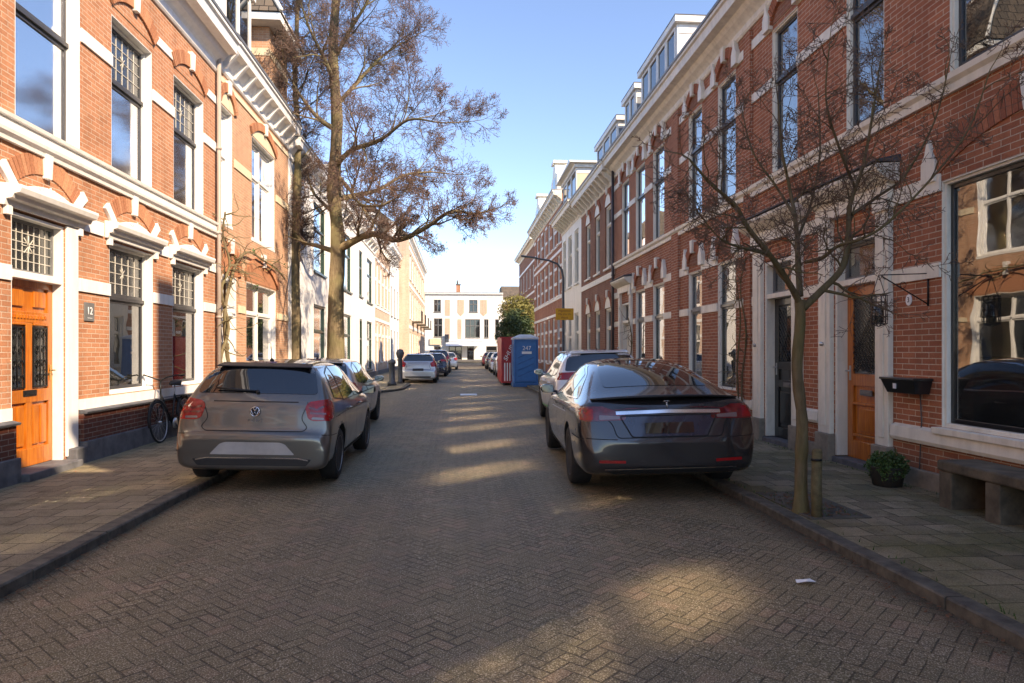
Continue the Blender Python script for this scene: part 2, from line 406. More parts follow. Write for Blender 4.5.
def wall(fac, par, a0, a1, z0, z1, ops, mat, depth=8., rev=.36, name='wall', back=True):
    m = fac.mb()
    xs = sorted({a0, a1, *[o[0] for o in ops], *[o[1] for o in ops]}); zs = sorted({z0, z1, *[o[2] for o in ops], *[o[3] for o in ops]})
    for i in range(len(xs) - 1):
        for j in range(len(zs) - 1):
            ca, cz = (xs[i] + xs[i + 1]) / 2, (zs[j] + zs[j + 1]) / 2
            if any(o[0] < ca < o[1] and o[2] < cz < o[3] for o in ops): continue
            m.add([(xs[i], zs[j], 0), (xs[i + 1], zs[j], 0), (xs[i + 1], zs[j + 1], 0), (xs[i], zs[j + 1], 0)], [(0, 1, 2, 3)])
    for b0, b1, c0, c1 in [o[:4] for o in ops]:
        m.add([(b0, c0, 0), (b1, c0, 0), (b1, c1, 0), (b0, c1, 0), (b0, c0, -rev), (b1, c0, -rev), (b1, c1, -rev), (b0, c1, -rev)],
              [(0, 1, 5, 4), (1, 2, 6, 5), (2, 3, 7, 6), (3, 0, 4, 7)])
    if back:
        m.add([(a0, z0, 0), (a1, z0, 0), (a1, z1, 0), (a0, z1, 0), (a0, z0, -depth), (a1, z0, -depth), (a1, z1, -depth), (a0, z1, -depth)],
              [(0, 4, 7, 3), (1, 2, 6, 5), (4, 5, 6, 7)])
    return m.build(name, mat, par, recalc=False)

def ring(m, a0, a1, z0, z1, w, d0, d1, mi=0, wb=None):
    wb = w if wb is None else wb
    m.box(a0, a0 + w, z0, z1, d0, d1, mi); m.box(a1 - w, a1, z0, z1, d0, d1, mi)
    m.box(a0 + w, a1 - w, z1 - w, z1, d0, d1, mi); m.box(a0 + w, a1 - w, z0, z0 + wb, d0, d1, mi)

class DFac:
    def __init__(s, f, dep): s.f = f; s.dep = dep; s.kind = f.kind; s.c = f.c
    def __call__(s, a, z, d): return s.f(a, z, d - s.dep)
    def mb(s): return MB(s)
def window(fac, par, a0, a1, z0, z1, zt=None, fw=.07, frame='white', sash='black_paint', glass='glass', up=None, lead=False,
           curtain=None, detail=2, mull=0, label=None, trim=0., sill=True, sticker=False, room=True, dep=0., liner=None):
    """frame > sash, pane, leaded_light, curtain, interior"""
    fac0 = fac; fac = DFac(fac0, dep)
    m = fac.mb(); ring(m, a0, a1, z0, z1, fw, -.16, -.05)
    if trim: # flush painted surround on the wall face
        m.box(a0 - trim, a0 + .004, z0 - .02, z1 + trim * .6, -.05, .018); m.box(a1 - .004, a1 + trim, z0 - .02, z1 + trim * .6, -.05, .018)
        m.box(a0 + .004, a1 - .004, z1, z1 + trim * .6, -.05, .018)
    if sill: m.box(a0 - .04, a1 + .04, z0 - .07, z0 - .002, -.1, .07)
    f = m.build('window', M[frame], par, bevel=.006 if detail > 1 else 0)
    if label: f['label'] = label
    if liner: q = fac0.mb(); ring(q, a0 + .001, a1 - .001, z0 + .001, z1 - .001, .012, -dep - .049, -.002); q.build('reveal', M[liner], f)
    b0, b1, c0, c1 = a0 + fw + .002, a1 - fw - .002, z0 + fw + .002, z1 - fw - .002
    s = fac.mb(); sw = .045 if detail else .04
    parts = [(c0, c1)] if zt is None else [(c0, zt - .03), (zt + .03, c1)]
    if zt is not None: s.box(b0, b1, zt - .03, zt + .03, -.15, -.06)
    n = mull + 1; W = (b1 - b0 - mull * .06) / n
    for q in range(mull): x = b0 + W * (q + 1) + .06 * q; s.box(x, x + .06, c0, c1, -.145, -.06)
    cells = []
    for (d0, d1) in parts:
        for q in range(n):
            x0 = b0 + q * (W + .06); ring(s, x0, x0 + W, d0 + .002, d1 - .002, sw, -.125, -.095); cells.append((x0 + sw, x0 + W - sw, d0 + sw, d1 - sw, d0 > c0 + .01))
    s.build('sash', M[sash], f, bevel=.004 if detail > 1 else 0)
    for (x0, x1, y0, y1, upper) in cells:
        g = fac.mb(); g.box(x0, x1, y0, y1, -.122, -.116)
        gm = M['glass_lead'] if (upper and lead) else M[up if (upper and up) else glass]
        g.build('pane', gm, f)
        if upper and lead and detail > 1:
            l = fac.mb(); nx = 6; ny = max(4, round((y1 - y0) / ((x1 - x0) / nx) / 1.25))
            for k in range(1, nx): x = x0 + (x1 - x0) * k / nx; l.box(x - .005, x + .005, y0, y1, -.115, -.106)
            for k in range(1, ny): y = y0 + (y1 - y0) * k / ny; l.box(x0, x1, y - .005, y + .005, -.1155, -.1055)
            xc, yc = (x0 + x1) / 2, (y0 + y1) / 2
            for k in range(8):
                a = pi * k / 4; l.tube([fac_in(xc, yc, -.104), fac_in(xc + .1 * cos(a), yc + .1 * sin(a), -.104)], .006, 4)
            l.build('leaded_light', M['came'], f)
    if room and detail:
        r = fac.mb(); D = -1.3
        vs = [(b0 - .3, c0 - .3, -.2), (b1 + .3, c0 - .3, -.2), (b1 + .3, c1 + .2, -.2), (b0 - .3, c1 + .2, -.2)]; vs += [(v[0], v[1], D) for v in vs]
        r.add(vs, [(4, 5, 6, 7), (0, 1, 5, 4), (1, 2, 6, 5), (2, 3, 7, 6), (3, 0, 4, 7)]); r.build('interior', M['room'], f)
    if curtain:
        for (k0, k1, zb, zt2, mm) in curtain:
            c = fac.mb(); N = 28; x0, x1 = b0 + (b1 - b0) * k0, b0 + (b1 - b0) * k1; y0, y1 = c0 + (c1 - c0) * zb, c0 + (c1 - c0) * zt2
            vs = []
            for i in range(N + 1):
                x = x0 + (x1 - x0) * i / N; dd = -.27 + (.022 * sin(i * 1.9) + .012 * sin(i * .7 + a0) if mm == 'curtain' else 0)
                vs += [(x, y0, dd), (x + .01 * sin(i), y1, dd)]
            c.add(vs, [(2 * i, 2 * i + 2, 2 * i + 3, 2 * i + 1) for i in range(N)], 0, True); c.build('curtain', M[mm], f)
    if sticker:
        st = fac.mb(); st.box(*sticker, -.112, -.109); st.build('sticker', M['orange_sticker'], f)
        s2 = fac.mb(); s2.box(sticker[0] - .06, sticker[0] - .005, sticker[2] + .0, sticker[2] + .05, -.112, -.109); s2.build('sticker', M['letter_white'], f)
    return f
def fac_in(a, z, d): return (a, z, d)

def arch(fac, par, ac, w, zs, rise, h, mats, key='white', proud=.02, keyh=None, springers='none', fill=None, n=None, keyw=.13):
    """segmental arch: soldier bricks, keystone, springer stones"""
    rad = (w * w / 4 + rise * rise) / (2 * rise); zc = zs + rise - rad; half = math.asin(min(1, w / 2 / rad))
    n = n or max(9, int(2 * half * (rad + h / 2) / .075)); n += 1 - n % 2
    m = fac.mb()
    for k in range(n):
        t0 = -half + 2 * half * (k + .09) / n; t1 = -half + 2 * half * (k + .91) / n
        p = [(ac + rad * sin(t0), zc + rad * cos(t0)), (ac + rad * sin(t1), zc + rad * cos(t1)), (ac + (rad + h) * sin(t1), zc + (rad + h) * cos(t1)), (ac + (rad + h) * sin(t0), zc + (rad + h) * cos(t0))]
        m.prism(p, .001, proud)
    m.build('arch', M[mats[0]], par)
    b = fac.mb(); N = 16; vs = []
    for k in range(N + 1):
        t = -half + 2 * half * k / N
        for r_ in (rad + .003, rad + h - .003): vs += [(ac + r_ * sin(t), zc + r_ * cos(t), proud * .55)]
    b.add(vs, [(2 * k, 2 * k + 1, 2 * k + 3, 2 * k + 2) for k in range(N)])
    b.build('arch_mortar', M['mortar'], par)
    if key:
        kh = keyh or h * 1.15; k = fac.mb(); z0 = zs + rise - .04
        k.prism([(ac - keyw * .42, z0), (ac + keyw * .42, z0), (ac + keyw * .68, z0 + kh), (ac - keyw * .68, z0 + kh)], .0, proud + .045)
        k.build('keystone', M[key], par, bevel=.008)
    if springers != 'none':
        for sg in (-1, 1):
            s = fac.mb(); x = ac + sg * (w / 2 + .02)
            if springers == 'point':
                o = .02; wd = .2
                xa, xb = (x - o, x + wd) if sg > 0 else (x - wd, x + o)
                xm = (xa + xb) / 2
                s.prism([(xa, zs - .06), (xb, zs - .06), (xb, zs + .16), (xm + .05, zs + .26), (xm + .035, zs + .32), (xm, zs + .42), (xm - .035, zs + .32), (xm - .05, zs + .26), (xa, zs + .16)], 0, proud + .03)
            else:
                t = sg * half; ex = Vector((sin(t), cos(t))); tx = Vector((cos(t), -sin(t))) * sg
                p0 = Vector((ac, zc)) + ex * (rad - .03); p1 = Vector((ac, zc)) + ex * (rad + h + .05)
                s.prism([tuple(p0 - tx * .03), tuple(p0 + tx * .09), tuple(p1 + tx * .13), tuple(p1 - tx * .02)], 0, proud + .03)
            s.build('springer', M[key], par, bevel=.006)
    if fill:
        g = fac.mb(); pts = [(ac + rad * sin(-half + 2 * half * k / 20), zc + rad * cos(-half + 2 * half * k / 20)) for k in range(21)]
        g.prism(pts, -.01, .012); g.build('lunette', M[fill], par)

def band(fac, par, a0, a1, z0, z1, gaps=(), proud=.028, mat='white', name='band'):
    x = a0
    for g0, g1 in sorted(gaps) + [(a1, a1)]:
        if g0 > x + .01: m = fac.mb(); m.box(x, g0, z0, z1, 0.001, proud); m.build(name, M[mat], par, bevel=.004)
        x = max(x, g1)

def cornice(fac, par, a0, a1, zb, zt, proj, mat='white', brackets=0, frieze=.25, capmat='zinc', bmat=None, name='cornice'):
    H = zt - zb; m = fac.mb(); f = zb + frieze
    m.prism_a([(zb, 0), (zb, .03), (zb + .04, .06), (zb + .08, .03), (f - .05, .03), (f, .08), (f + .06, proj * .35), (f + (zt - f) * .35, proj * .5), (f + (zt - f) * .4, proj * .85),
               (f + (zt - f) * .8, proj * .9), (f + (zt - f) * .85, proj), (zt, proj), (zt, 0)], a0, a1)
    c = m.build(name, M[mat], par, bevel=.004)
    g = fac.mb(); g.prism_a([(zt + .002, -.2), (zt + .002, proj + .02), (zt + .05, proj + .03), (zt + .055, proj - .02), (zt + .03, -.2)], a0, a1); g.build('gutter', M[capmat], c)
    if brackets:
        for k in range(brackets):
            x = a0 + (a1 - a0) * (k + .5) / brackets; b = fac.mb()
            b.prism_a([(f - .18, .03), (f - .18, .09), (f - .05, proj * .45), (f + (zt - f) * .3, proj * .8), (f + (zt - f) * .38, proj * .84), (f + (zt - f) * .38, .03)], x - .05, x + .05)
            b.build('bracket', M[bmat or mat], c)
    return c

def hood(fac, par, a0, a1, zb, zt, proj=.22, mat='white', ped=False):
    m = fac.mb(); H = zt - zb
    if ped:
        c = (a0 + a1) / 2; w = (a1 - a0) * .34; m.prism([(c - w + 2 * w * k / 14, zt + .005 + .13 * sin(pi * k / 14) ** .8) for k in range(15)], .0, .07)
        for k in range(7): q = (k - 3) * .075; m.prism([(c + q * .5 - .012, zt + .03), (c + q * .5 + .012, zt + .03), (c + q + .018, zt + .15 - abs(q) * .25), (c + q - .018, zt + .15 - abs(q) * .25)], .07, .085)
    m.prism_a([(zb, 0), (zb, .05), (zb + H * .3, .07), (zb + H * .34, proj * .55), (zb + H * .55, proj * .65), (zb + H * .6, proj * .9), (zb + H * .85, proj), (zt, proj * .98), (zt + .025, 0)], a0, a1)
    m.box(a0 + .05, a0 + .14, zb - .10, zb + .0, .0, .06); m.box(a1 - .14, a1 - .05, zb - .10, zb, .0, .06)
    return m.build('hood', M[mat], par, bevel=.005)

def roof(fac, par, a0, a1, z0, slope, run, depth=8., mat='roof_tile', start=.0, party=True):
    """pitched roof behind the gutter"""
    m = fac.mb(); z1 = z0 + run * slope; s0 = -start
    m.add([(a0, z0, s0), (a1, z0, s0), (a1, z1, s0 - run), (a0, z1, s0 - run), (a0, z1, -depth), (a1, z1, -depth), (a0, z0, -depth), (a1, z0, -depth)],
          [(0, 1, 2, 3), (3, 2, 5, 4), (0, 3, 4, 6), (1, 7, 5, 2)])
    return m.build('roof', M[mat], par)

def dormer(fac, par, a0, a1, z0, z1, front, back=2.6, n=2, mat='white', side='dormer_grey', detail=1, fascia=.16, over=.12):
    m = fac.mb(); m.box(a0, a1, z0, z1 - fascia, -back, front - .001)
    d = m.build('dormer', M[side], par)
    f = fac.mb(); f.box(a0 - over, a1 + over, z1 - fascia, z1, -back - .1, front + over); 
    f.box(a0 - .01, a0 + .1, z0, z1 - fascia, front, front + .03); f.box(a1 - .1, a1 + .01, z0, z1 - fascia, front, front + .03)
    f.box(a0 - .015, a0 - .002, z1 - fascia - .25, z1 - fascia, -back, front); f.build('fascia', M[mat], d, bevel=.004)
    t = fac.mb(); t.box(a0 - over - .01, a1 + over + .01, z1 + .001, z1 + .02, -back - .1, front + over + .01); t.build('flat_roof', M['lead'], d)
    W = (a1 - a0 - .2) / n
    for k in range(n):
        x0 = a0 + .1 + W * k + .01; x1 = x0 + W - .02; w = fac.mb()
        ring(w, x0, x1, z0 + .12, z1 - fascia - .02, .07, front, front + .05); w.build('window', M[mat], d)
        g = fac.mb(); g.box(x0 + .07, x1 - .07, z0 + .19, z1 - fascia - .09, front + .012, front + .02); g.build('pane', M['glass_far'], d)
    return d

def downpipe(fac, par, a, z0, z1, mat='pipe', r=.045, d=.09):
    m = fac.mb(); m.tube([(a, z0, d), (a, z1, d)], r, 10)
    for z in [z0 + .4 + k * 1.8 for k in range(int((z1 - z0) / 1.8))]: m.tube([(a, z, d), (a, z + .05, d)], r * 1.35, 10)
    return m.build('downpipe', M[mat], par)

def door(fac, par, a0, a1, z0, z1, mat, rec, kind, label=None):
    m = fac.mb(); W = a1 - a0; d = -rec; st = .13
    m.box(a0, a1, z0, z1, d - .05, d)
    if kind == 'carved':
        mid = (a0 + a1) / 2; zl = z0 + .95; zg = z0 + 1.78
        m.box(a0, a0 + .10, z0, z1, d, d + .03); m.box(a1 - .10, a1, z0, z1, d, d + .03); m.box(mid - .06, mid + .06, z0 + .2, zg, d, d + .035)
        for (q0, q1) in ((z0, z0 + .22), (zl - .16, zl), (zg, zg + .14), (z1 - .08, z1)): m.box(a0 + .1, a1 - .1, q0, q1, d, d + .038)
        for (x0, x1) in ((a0 + .10, mid - .06), (mid + .06, a1 - .10)):
            for q in range(2):
                xx0 = x0 + .03 + q * ((x1 - x0) / 2 - .01); xx1 = xx0 + (x1 - x0) / 2 - .05
                m.prism([(xx0, z0 + .26), (xx1, z0 + .26), (xx1, zl - .2), (xx0, zl - .2)], d, d + .028)
            m.box(x0 + .05, x1 - .05, zg + .2, z1 - .12, d, d + .03)
            m.box(x0 + .02, x1 - .02, zg - .03, zg, d + .001, d + .05)
        for k in range(12): x = a0 + .13 + k * (W - .26) / 12; m.box(x, x + .03, zg + .05, zg + .1, d + .03, d + .055)
    elif kind == 'glazed':
        zl = z0 + 1.08
        for (x0, x1) in ((a0, a0 + st), (a1 - st, a1)): m.box(x0, x1, z0, z1, d, d + .03)
        for (q0, q1) in ((z0, z0 + .24), (zl - .1, zl + .06), (z1 - .14, z1)): m.box(a0 + st, a1 - st, q0, q1, d, d + .032)
        m.box(a0 + st + .1, a1 - st - .1, z0 + .34, z0 + .72, d, d + .024); m.box(a0 + st + .14, a1 - st - .14, z0 + .38, z0 + .68, d + .02, d + .034)
        ring(m, a0 + st - .02, a1 - st + .02, z0 + .3, z0 + .76, .035, d, d + .045)
    else:
        zl = z0 + 1.15
        for (x0, x1) in ((a0, a0 + st), (a1 - st, a1)): m.box(x0, x1, z0, z1, d, d + .03)
        for (q0, q1) in ((z0, z0 + .18), (zl - .3, zl - .18), (zl, zl + .12), (z1 - .12, z1)): m.box(a0 + st, a1 - st, q0, q1, d, d + .032)
        m.box(a0 + st + .06, a1 - st - .06, z0 + .26, zl - .38, d, d + .03)
    o = m.build('door', M[mat], par, bevel=.006)
    if label: o['label'] = label
    if kind == 'carved':
        for (x0, x1) in ((a0 + .12, mid - .08), (mid + .08, a1 - .12)):
            g = fac.mb(); g.box(x0, x1, zl + .02, zg - .05, d + .004, d + .01); g.build('pane', M['glass_lead'], o)
            s = fac.mb(); w = x1 - x0; xc = (x0 + x1) / 2; e = d + .03
            ring(s, x0, x1, zl + .02, zg - .05, .02, e - .008, e + .008)
            H = zg - zl - .07
            for sg in (-1, 1):
                for q in range(4):
                    zc = zl + .13 + q * H / 4.2; r0 = w * .2
                    pts = [(xc + sg * (w * .22 + r0 * (1 - t / 14) * cos(t * .55)), zc + r0 * (1 - t / 14) * sin(t * .55) * 1.2, e) for t in range(13)]
                    s.tube(pts, .0075, 5)
            s.tube([(xc, zl + .02, e), (xc, zg - .05, e)], .009, 5)
            s.build('iron_scrollwork', M['iron'], o)
    else:
        g = fac.mb(); g.box(a0 + st + .005, a1 - st - .005, zl + (.065 if kind == 'glazed' else .13), z1 - .15, d + .004, d + .012); g.build('pane', M['glass_lead'] if kind == 'glazed' else M['glass_far'], o)
        s = fac.mb(); x0, x1 = a0 + st, a1 - st; zb, ztp = zl + .07, z1 - .15
        nx, nz = (7, 16) if kind == 'glazed' else (5, 10)
        for k in range(1, nx * 3):
            for sg in (-1, 1):
                za = zb + (ztp - zb) * (k - nx) / (nx * 2 - 1.); zb2 = za + sg * (x1 - x0) * 1.2
                pts = []
                for t in range(13):
                    f = t / 12; z = za + (zb2 - za) * f
                    if zb < z < ztp: pts.append((x0 + (x1 - x0) * f, z, d + .024))
                if len(pts) > 1: s.tube(pts, .005, 4)
        s.build('grille', M['iron'], o)
    lb = fac.mb(); lz = z0 + (.86 if kind != 'carved' else .87)
    lb.box((a0 + a1) / 2 - .13, (a0 + a1) / 2 + .13, lz, lz + .075, d + .03, d + .05); lb.box((a0 + a1) / 2 - .1, (a0 + a1) / 2 + .1, lz + .018, lz + .055, d + .05, d + .056)
    lb.build('letter_slot', M['steel' if kind == 'x' else ('iron' if kind == 'carved' else 'grey_frame')], o, bevel=.003)
    hx = a1 - .06 if kind == 'carved' else a1 - .07
    h = fac.mb(); h.box(hx - .02, hx + .02, z0 + 1.05, z0 + 1.25, d + .03, d + .037); h.tube([(hx, z0 + 1.18, d + .03), (hx, z0 + 1.18, d + .09), (hx - .1, z0 + 1.18, d + .09)], .011, 6)
    h.build('handle', M['brass' if kind == 'carved' else 'steel'], o)
    return o
# ------------------------------------------------------------------ houses
FL = Fac('L', -5.2); FR = Fac('R', 5.2)
def house(name, label, side, a0, a1, cat='house', group=None):
    x = -5.2 if side == 'L' else 5.2
    return thing(name, label, cat, (x, (a0 + a1) / 2, 0), group)

def sun_curt(k): return [[(.4, 1, 0, 1, 'curtain')], [(.84, 1, 0, 1, 'curtain')], [(.05, .75, 0, 1, 'curtain')]][k % 3]

# ---- left: orange brick town house in the foreground
def left_brick_house(name, label, a0, a1, doors, wins_g, wins_f, detail=2, gf='glass_up'):
    h = house(name, label, 'L', a0, a1, group='brick terrace houses'); f = FL
    ops = [(d0, d1, .16, 3.26) for d0, d1 in doors] + [(w0, w1, .95, 3.24) for w0, w1 in wins_g] + [(w0, w1, 4.34, 6.66) for w0, w1 in wins_f]
    wall(f, h, a0, a1, 0, 8.3, ops, M['brickL'])
    dg = [(d0 - .02, d1 + .3) for d0, d1 in doors]; wg = [(w0, w1) for w0, w1 in wins_g]; wf = [(w0, w1) for w0, w1 in wins_f]
    band(f, h, a0, a1, 2.42, 2.60, dg + wg); band(f, h, a0, a1, 3.27, 3.47, [(p - .2, q + .2) for p, q in wg] + [(p - .2, q + .1) for p, q in dg])
    m = f.mb(); cuts = sorted(dg); x = a0
    segs = []
    for g0, g1 in cuts: segs.append((x, g0)); x = g1
    segs.append((x, a1))
    for s0, s1 in segs:
        if s1 - s0 < .05: continue
        pl = f.mb(); bp = f.mb(); sl = f.mb(); sb = f.mb()
        pl.box(s0, s1, 0, .36, .001, .13); bp.box(s0 + .005, s1 - .005, .36, .74, .001, .075); sl.prism_a([(.74, 0), (.74, .12), (.765, .13), (.80, 0)], s0, s1)
        sb.box(s0, s1, .79, .935, .001, .03)
        pl.build('plinth', M['blue_stone'], h, bevel=.01); bp.build('base_course', M['brickP'], h); sl.build('sill_ledge', M['blue_stone'], h); sb.build('band', M['white'], h)
    b = f.mb(); b.prism_a([(4.02, 0), (4.02, .05), (4.07, .06), (4.10, .10), (4.14, .11), (4.15, .05), (4.28, .05), (4.285, .09), (4.325, .1), (4.34, 0)], a0, a1)
    b.build('sill_band', M['white'], h)
    band(f, h, a0, a1, 5.86, 6.05, wf); band(f, h, a0, a1, 6.88, 7.04, [(p + .0, q - .0) for p, q in wf])
    for k, (w0, w1) in enumerate(wins_g):
        window(f, h, w0, w1, .95, 3.24, zt=2.42, lead=True, dep=.055, fw=.055, liner='white', sash='sash_dark', detail=detail, curtain=[(.25, 1, 0, .97, 'blind')] if k == 0 else [(.1, .9, 0, .97, 'curtain')], sill=False)
        hood(f, h, w0 - .14, w1 + .14, 3.27, 3.5, .2, ped=True)
        arch(f, h, (w0 + w1) / 2, 1.25, 3.56, .24, .25, ['voussL'], keyh=.36, springers='flare')
    for k, (w0, w1) in enumerate(wins_f):
        window(f, h, w0, w1, 4.34, 6.66, zt=5.76, lead=(k > 0 and not (detail == 0 and k in (2, 3))), dep=.055, fw=.055, liner='white', sash='sash_dark', glass='glass' if detail == 0 and k in (2, 3) else gf, up='glass_up2' if detail == 0 and k in (2, 3) else None, detail=detail, curtain=sun_curt(k), sill=False)
        arch(f, h, (w0 + w1) / 2, w1 - w0 + .04, 6.80, .26, .24, ['voussL'], keyh=.34, springers='none', fill='brickL', proud=.05)
    for d0, d1 in doors:
        tr = f.mb(); tr.box(d0, d0 + .05, .16, 3.24, -.24, -.02); tr.box(d1 - .05, d1 + .0, .16, 3.24, -.24, -.02); tr.box(d1 + .002, d1 + .26, .2, 3.26, -.02, .03)
        tr.box(d0 + .05, d1 - .05, 2.47, 2.56, -.22, -.01); tr.box(d0 + .05, d1 - .05, 3.2, 3.24, -.22, -.01); tr.build('door_frame', M['white'], h, bevel=.006)
        w = f.mb(); ring(w, d0 + .052, d1 - .052, 2.562, 3.198, .035, -.17, -.12); t = w.build('transom_window', M['grey_frame'], h)
        g = f.mb(); g.box(d0 + .09, d1 - .09, 2.6, 3.16, -.15, -.145); g.build('pane', M['glass_lead'], t)
        l = f.mb(); x0, x1 = d0 + .09, d1 - .09
        for k in range(1, 8): x = x0 + (x1 - x0) * k / 8; l.box(x - .005, x + .005, 2.6, 3.16, -.144, -.137)
        for k in range(1, 5): z = 2.6 + .56 * k / 5; l.box(x0, x1, z - .005, z + .005, -.1445, -.1365)
        for k in range(8): l.tube([((x0 + x1) / 2, 2.9, -.134), ((x0 + x1) / 2 + .13 * cos(pi * k / 4), 2.9 + .13 * sin(pi * k / 4), -.134)], .007, 4)
        l.build('leaded_light', M['came'], t)
        door(f, h, d0 + .052, d1 - .052, .17, 2.47, 'orange_wood', .16, 'carved')
        s = f.mb(); s.box(d0 - .02, d1 + .02, 0.0, .165, -.26, .22); s.box(d1 + .02, d1 + .28, 0, .3, .0, .14); s.build('doorstep', M['blue_stone'], h, bevel=.012)
        hood(f, h, d0 - .2, d1 + .38, 3.27, 3.5, .24, ped=True)
        arch(f, h, (d0 + d1) / 2 + .1, 1.25, 3.56, .24, .25, ['voussL'], keyh=.38, springers='flare')
    cornice(f, h, a0, a1, 7.56, 8.28, .5)
    roof(f, h, a0, a1, 8.3, .7, 3.5)
    return h

hL0 = left_brick_house('brick_town_house', 'orange brick town house behind the camera, left of the varnished orange door', -6.5, 7.85, [(-4.9, -3.9), (1.3, 2.3)], [(-2.6, -1.4), (-.3, .8), (3.4, 4.6), (5.75, 6.95)], [(-5.0, -3.8), (-4.6, -3.9), (-2.45, -1.2), (.75, 1.2), (3.4, 4.6), (5.75, 6.95)], detail=0, gf='glass_up2')  # unseen upper windows placed and mirror-glazed to throw sun patches on the road
hL1 = left_brick_house('brick_town_house', 'sunlit orange brick town house with varnished orange door and leaded windows, number 12', 7.85, 15.15, [(8.38, 9.48)], [(10.62, 12.08), (12.87, 14.38)], [(8.45, 9.83), (10.68, 12.04), (12.92, 14.38)])
downpipe(FL, hL1, 15.03, .1, 7.9)
m = FL.mb(); m.box(9.92, 10.17, 2.02, 2.28, .001, .02); pl_ = m.build('number_plate', M['grey_frame'], hL1, bevel=.004)
text_mesh('12', .15, M['letter_white'], 'number', pl_, lambda u, v, w: Vector((-5.2 + .022 + w, 10.045 + u, 2.16 + v)) - Vector(hL1.location))
m = FL.mb(); m.box(9.99, 10.1, 2.06, 2.066, .02, .024); m.build('engraved_line', M['letter_white'], pl_)

# ---- left: second house, paler brick with yellow bands
def left_second():
    a0, a1 = 15.152, 21.3; f = FL
    h = house('brick_house', 'pale brick house with yellow bands, bracketed cornice and climbing vine, beside the tall bare trees', 'L', a0, a1, group='brick terrace houses')
    wf = [(15.4, 16.15), (17.65, 19.75)]; wg = [(15.45, 16.45), (17.2, 19.9)]
    wall(f, h, a0, a1, 0, 8.3, [(w0, w1, 4.45, 7.02) for w0, w1 in wf] + [(w0, w1, .8 if k else .1, 3.3) for k, (w0, w1) in enumerate(wg)], M['brickL2'])
    for z0, z1 in ((2.5, 2.68), (5.85, 6.05), (7.5, 7.62)): band(f, h, a0, a1, z0, z1, [(p - .12, q + .12) for p, q in (wg if z0 < 4 else wf)] if z0 < 7 else [], mat='yellow')
    [f.mb().box(p, q, 0, .4, .001, .1).build('plinth', M['blue_stone'], h, bevel=.01) for p, q in ((a0, 15.40), (16.5, a1))]
    window(f, h, 15.4, 16.15, 4.45, 7.02, zt=6.0, frame='white', sash='white', glass='glass_up2', dep=.06, liner='white', curtain=[(0, 1, 0, 1, 'curtain')])
    window(f, h, 17.65, 19.75, 4.45, 7.02, zt=6.1, mull=1, frame='white', sash='white', glass='glass_up2', dep=.06, liner='white', curtain=[(0, .35, 0, 1, 'curtain')])
    window(f, h, 17.2, 19.9, .8, 3.3, zt=2.55, mull=1, frame='white', sash='white', dep=.06, liner='white', curtain=[(0, 1, 0, .8, 'curtain')])
    for c, w in ((15.78, .95), (18.7, 2.3)):
        arch(f, h, c, w, 7.04, .34, .2, ['voussL'], keyh=.3, springers='none', fill='yellow', proud=.06)
    for c, w in ((15.95, 1.2), (18.55, 2.9)): arch(f, h, c, w, 3.34, .5, .22, ['voussL'], keyh=.34, springers='none', fill='voussL', proud=.06)
    d = f.mb(); ring(d, 15.45, 16.45, .1, 3.3, .12, -.2, .0); d.box(15.57, 16.33, 2.4, 2.5, -.2, -.02); fr = d.build('door_frame', M['white'], h, bevel=.006)
    d = f.mb(); d.box(15.57, 16.33, .1, 2.4, -.2, -.14); d.box(15.66, 16.24, .35, 1.0, -.14, -.12); d.box(15.66, 16.24, 1.2, 2.2, -.14, -.12); dd = d.build('door', M['cream'], h, bevel=.005)
    c = cornice(f, h, a0, a1, 7.72, 8.42, .42, brackets=9, frieze=.3)
    roof(f, h, a0, 19.3, 8.44, 1.0, 2.0)
    dormer(f, h, 15.9, 18.0, 8.45, 10.75, -.15, side='white', n=2)
    # corner bay rising above the cornice
    b = f.mb(); b.box(19.32, a1 - .01, 8.47, 10.55, -3.2, -.02); bay = b.build('corner_bay', M['brickL2'], h)
    for z in (8.95, 9.75): q = f.mb(); q.box(19.30, a1 + .01, z, z + .2, -3.2, -.0); q.build('band', M['yellow'], bay)
    q = f.mb(); q.box(18.9, a1 + .4, 10.56, 10.76, -3.6, .38); q.build('fascia', M['white'], bay, bevel=.01)
    q = f.mb(); q.add([(18.85, 10.78, .42), (a1 + .45, 10.78, .42), (a1 + .45, 10.78, -3.6), (18.85, 10.78, -3.6), (19.9, 13.6, -1.2), (20.5, 13.6, -1.2), (20.5, 13.6, -2.6), (19.9, 13.6, -2.6)],
                     [(0, 1, 5, 4), (1, 2, 6, 5), (2, 3, 7, 6), (3, 0, 4, 7), (4, 5, 6, 7), (0, 3, 2, 1)]); q.build('hipped_roof', M['roof_tile'], bay)
    q = f.mb()
    for (p, s) in (((18.85, 10.8, .42), (19.9, 13.62, -1.2)), ((a1 + .45, 10.8, .42), (20.5, 13.62, -1.2))): q.tube([p, s], .06, 6)
    q.build('ridge_trim', M['white'], bay)
    return h
hL2 = left_second()

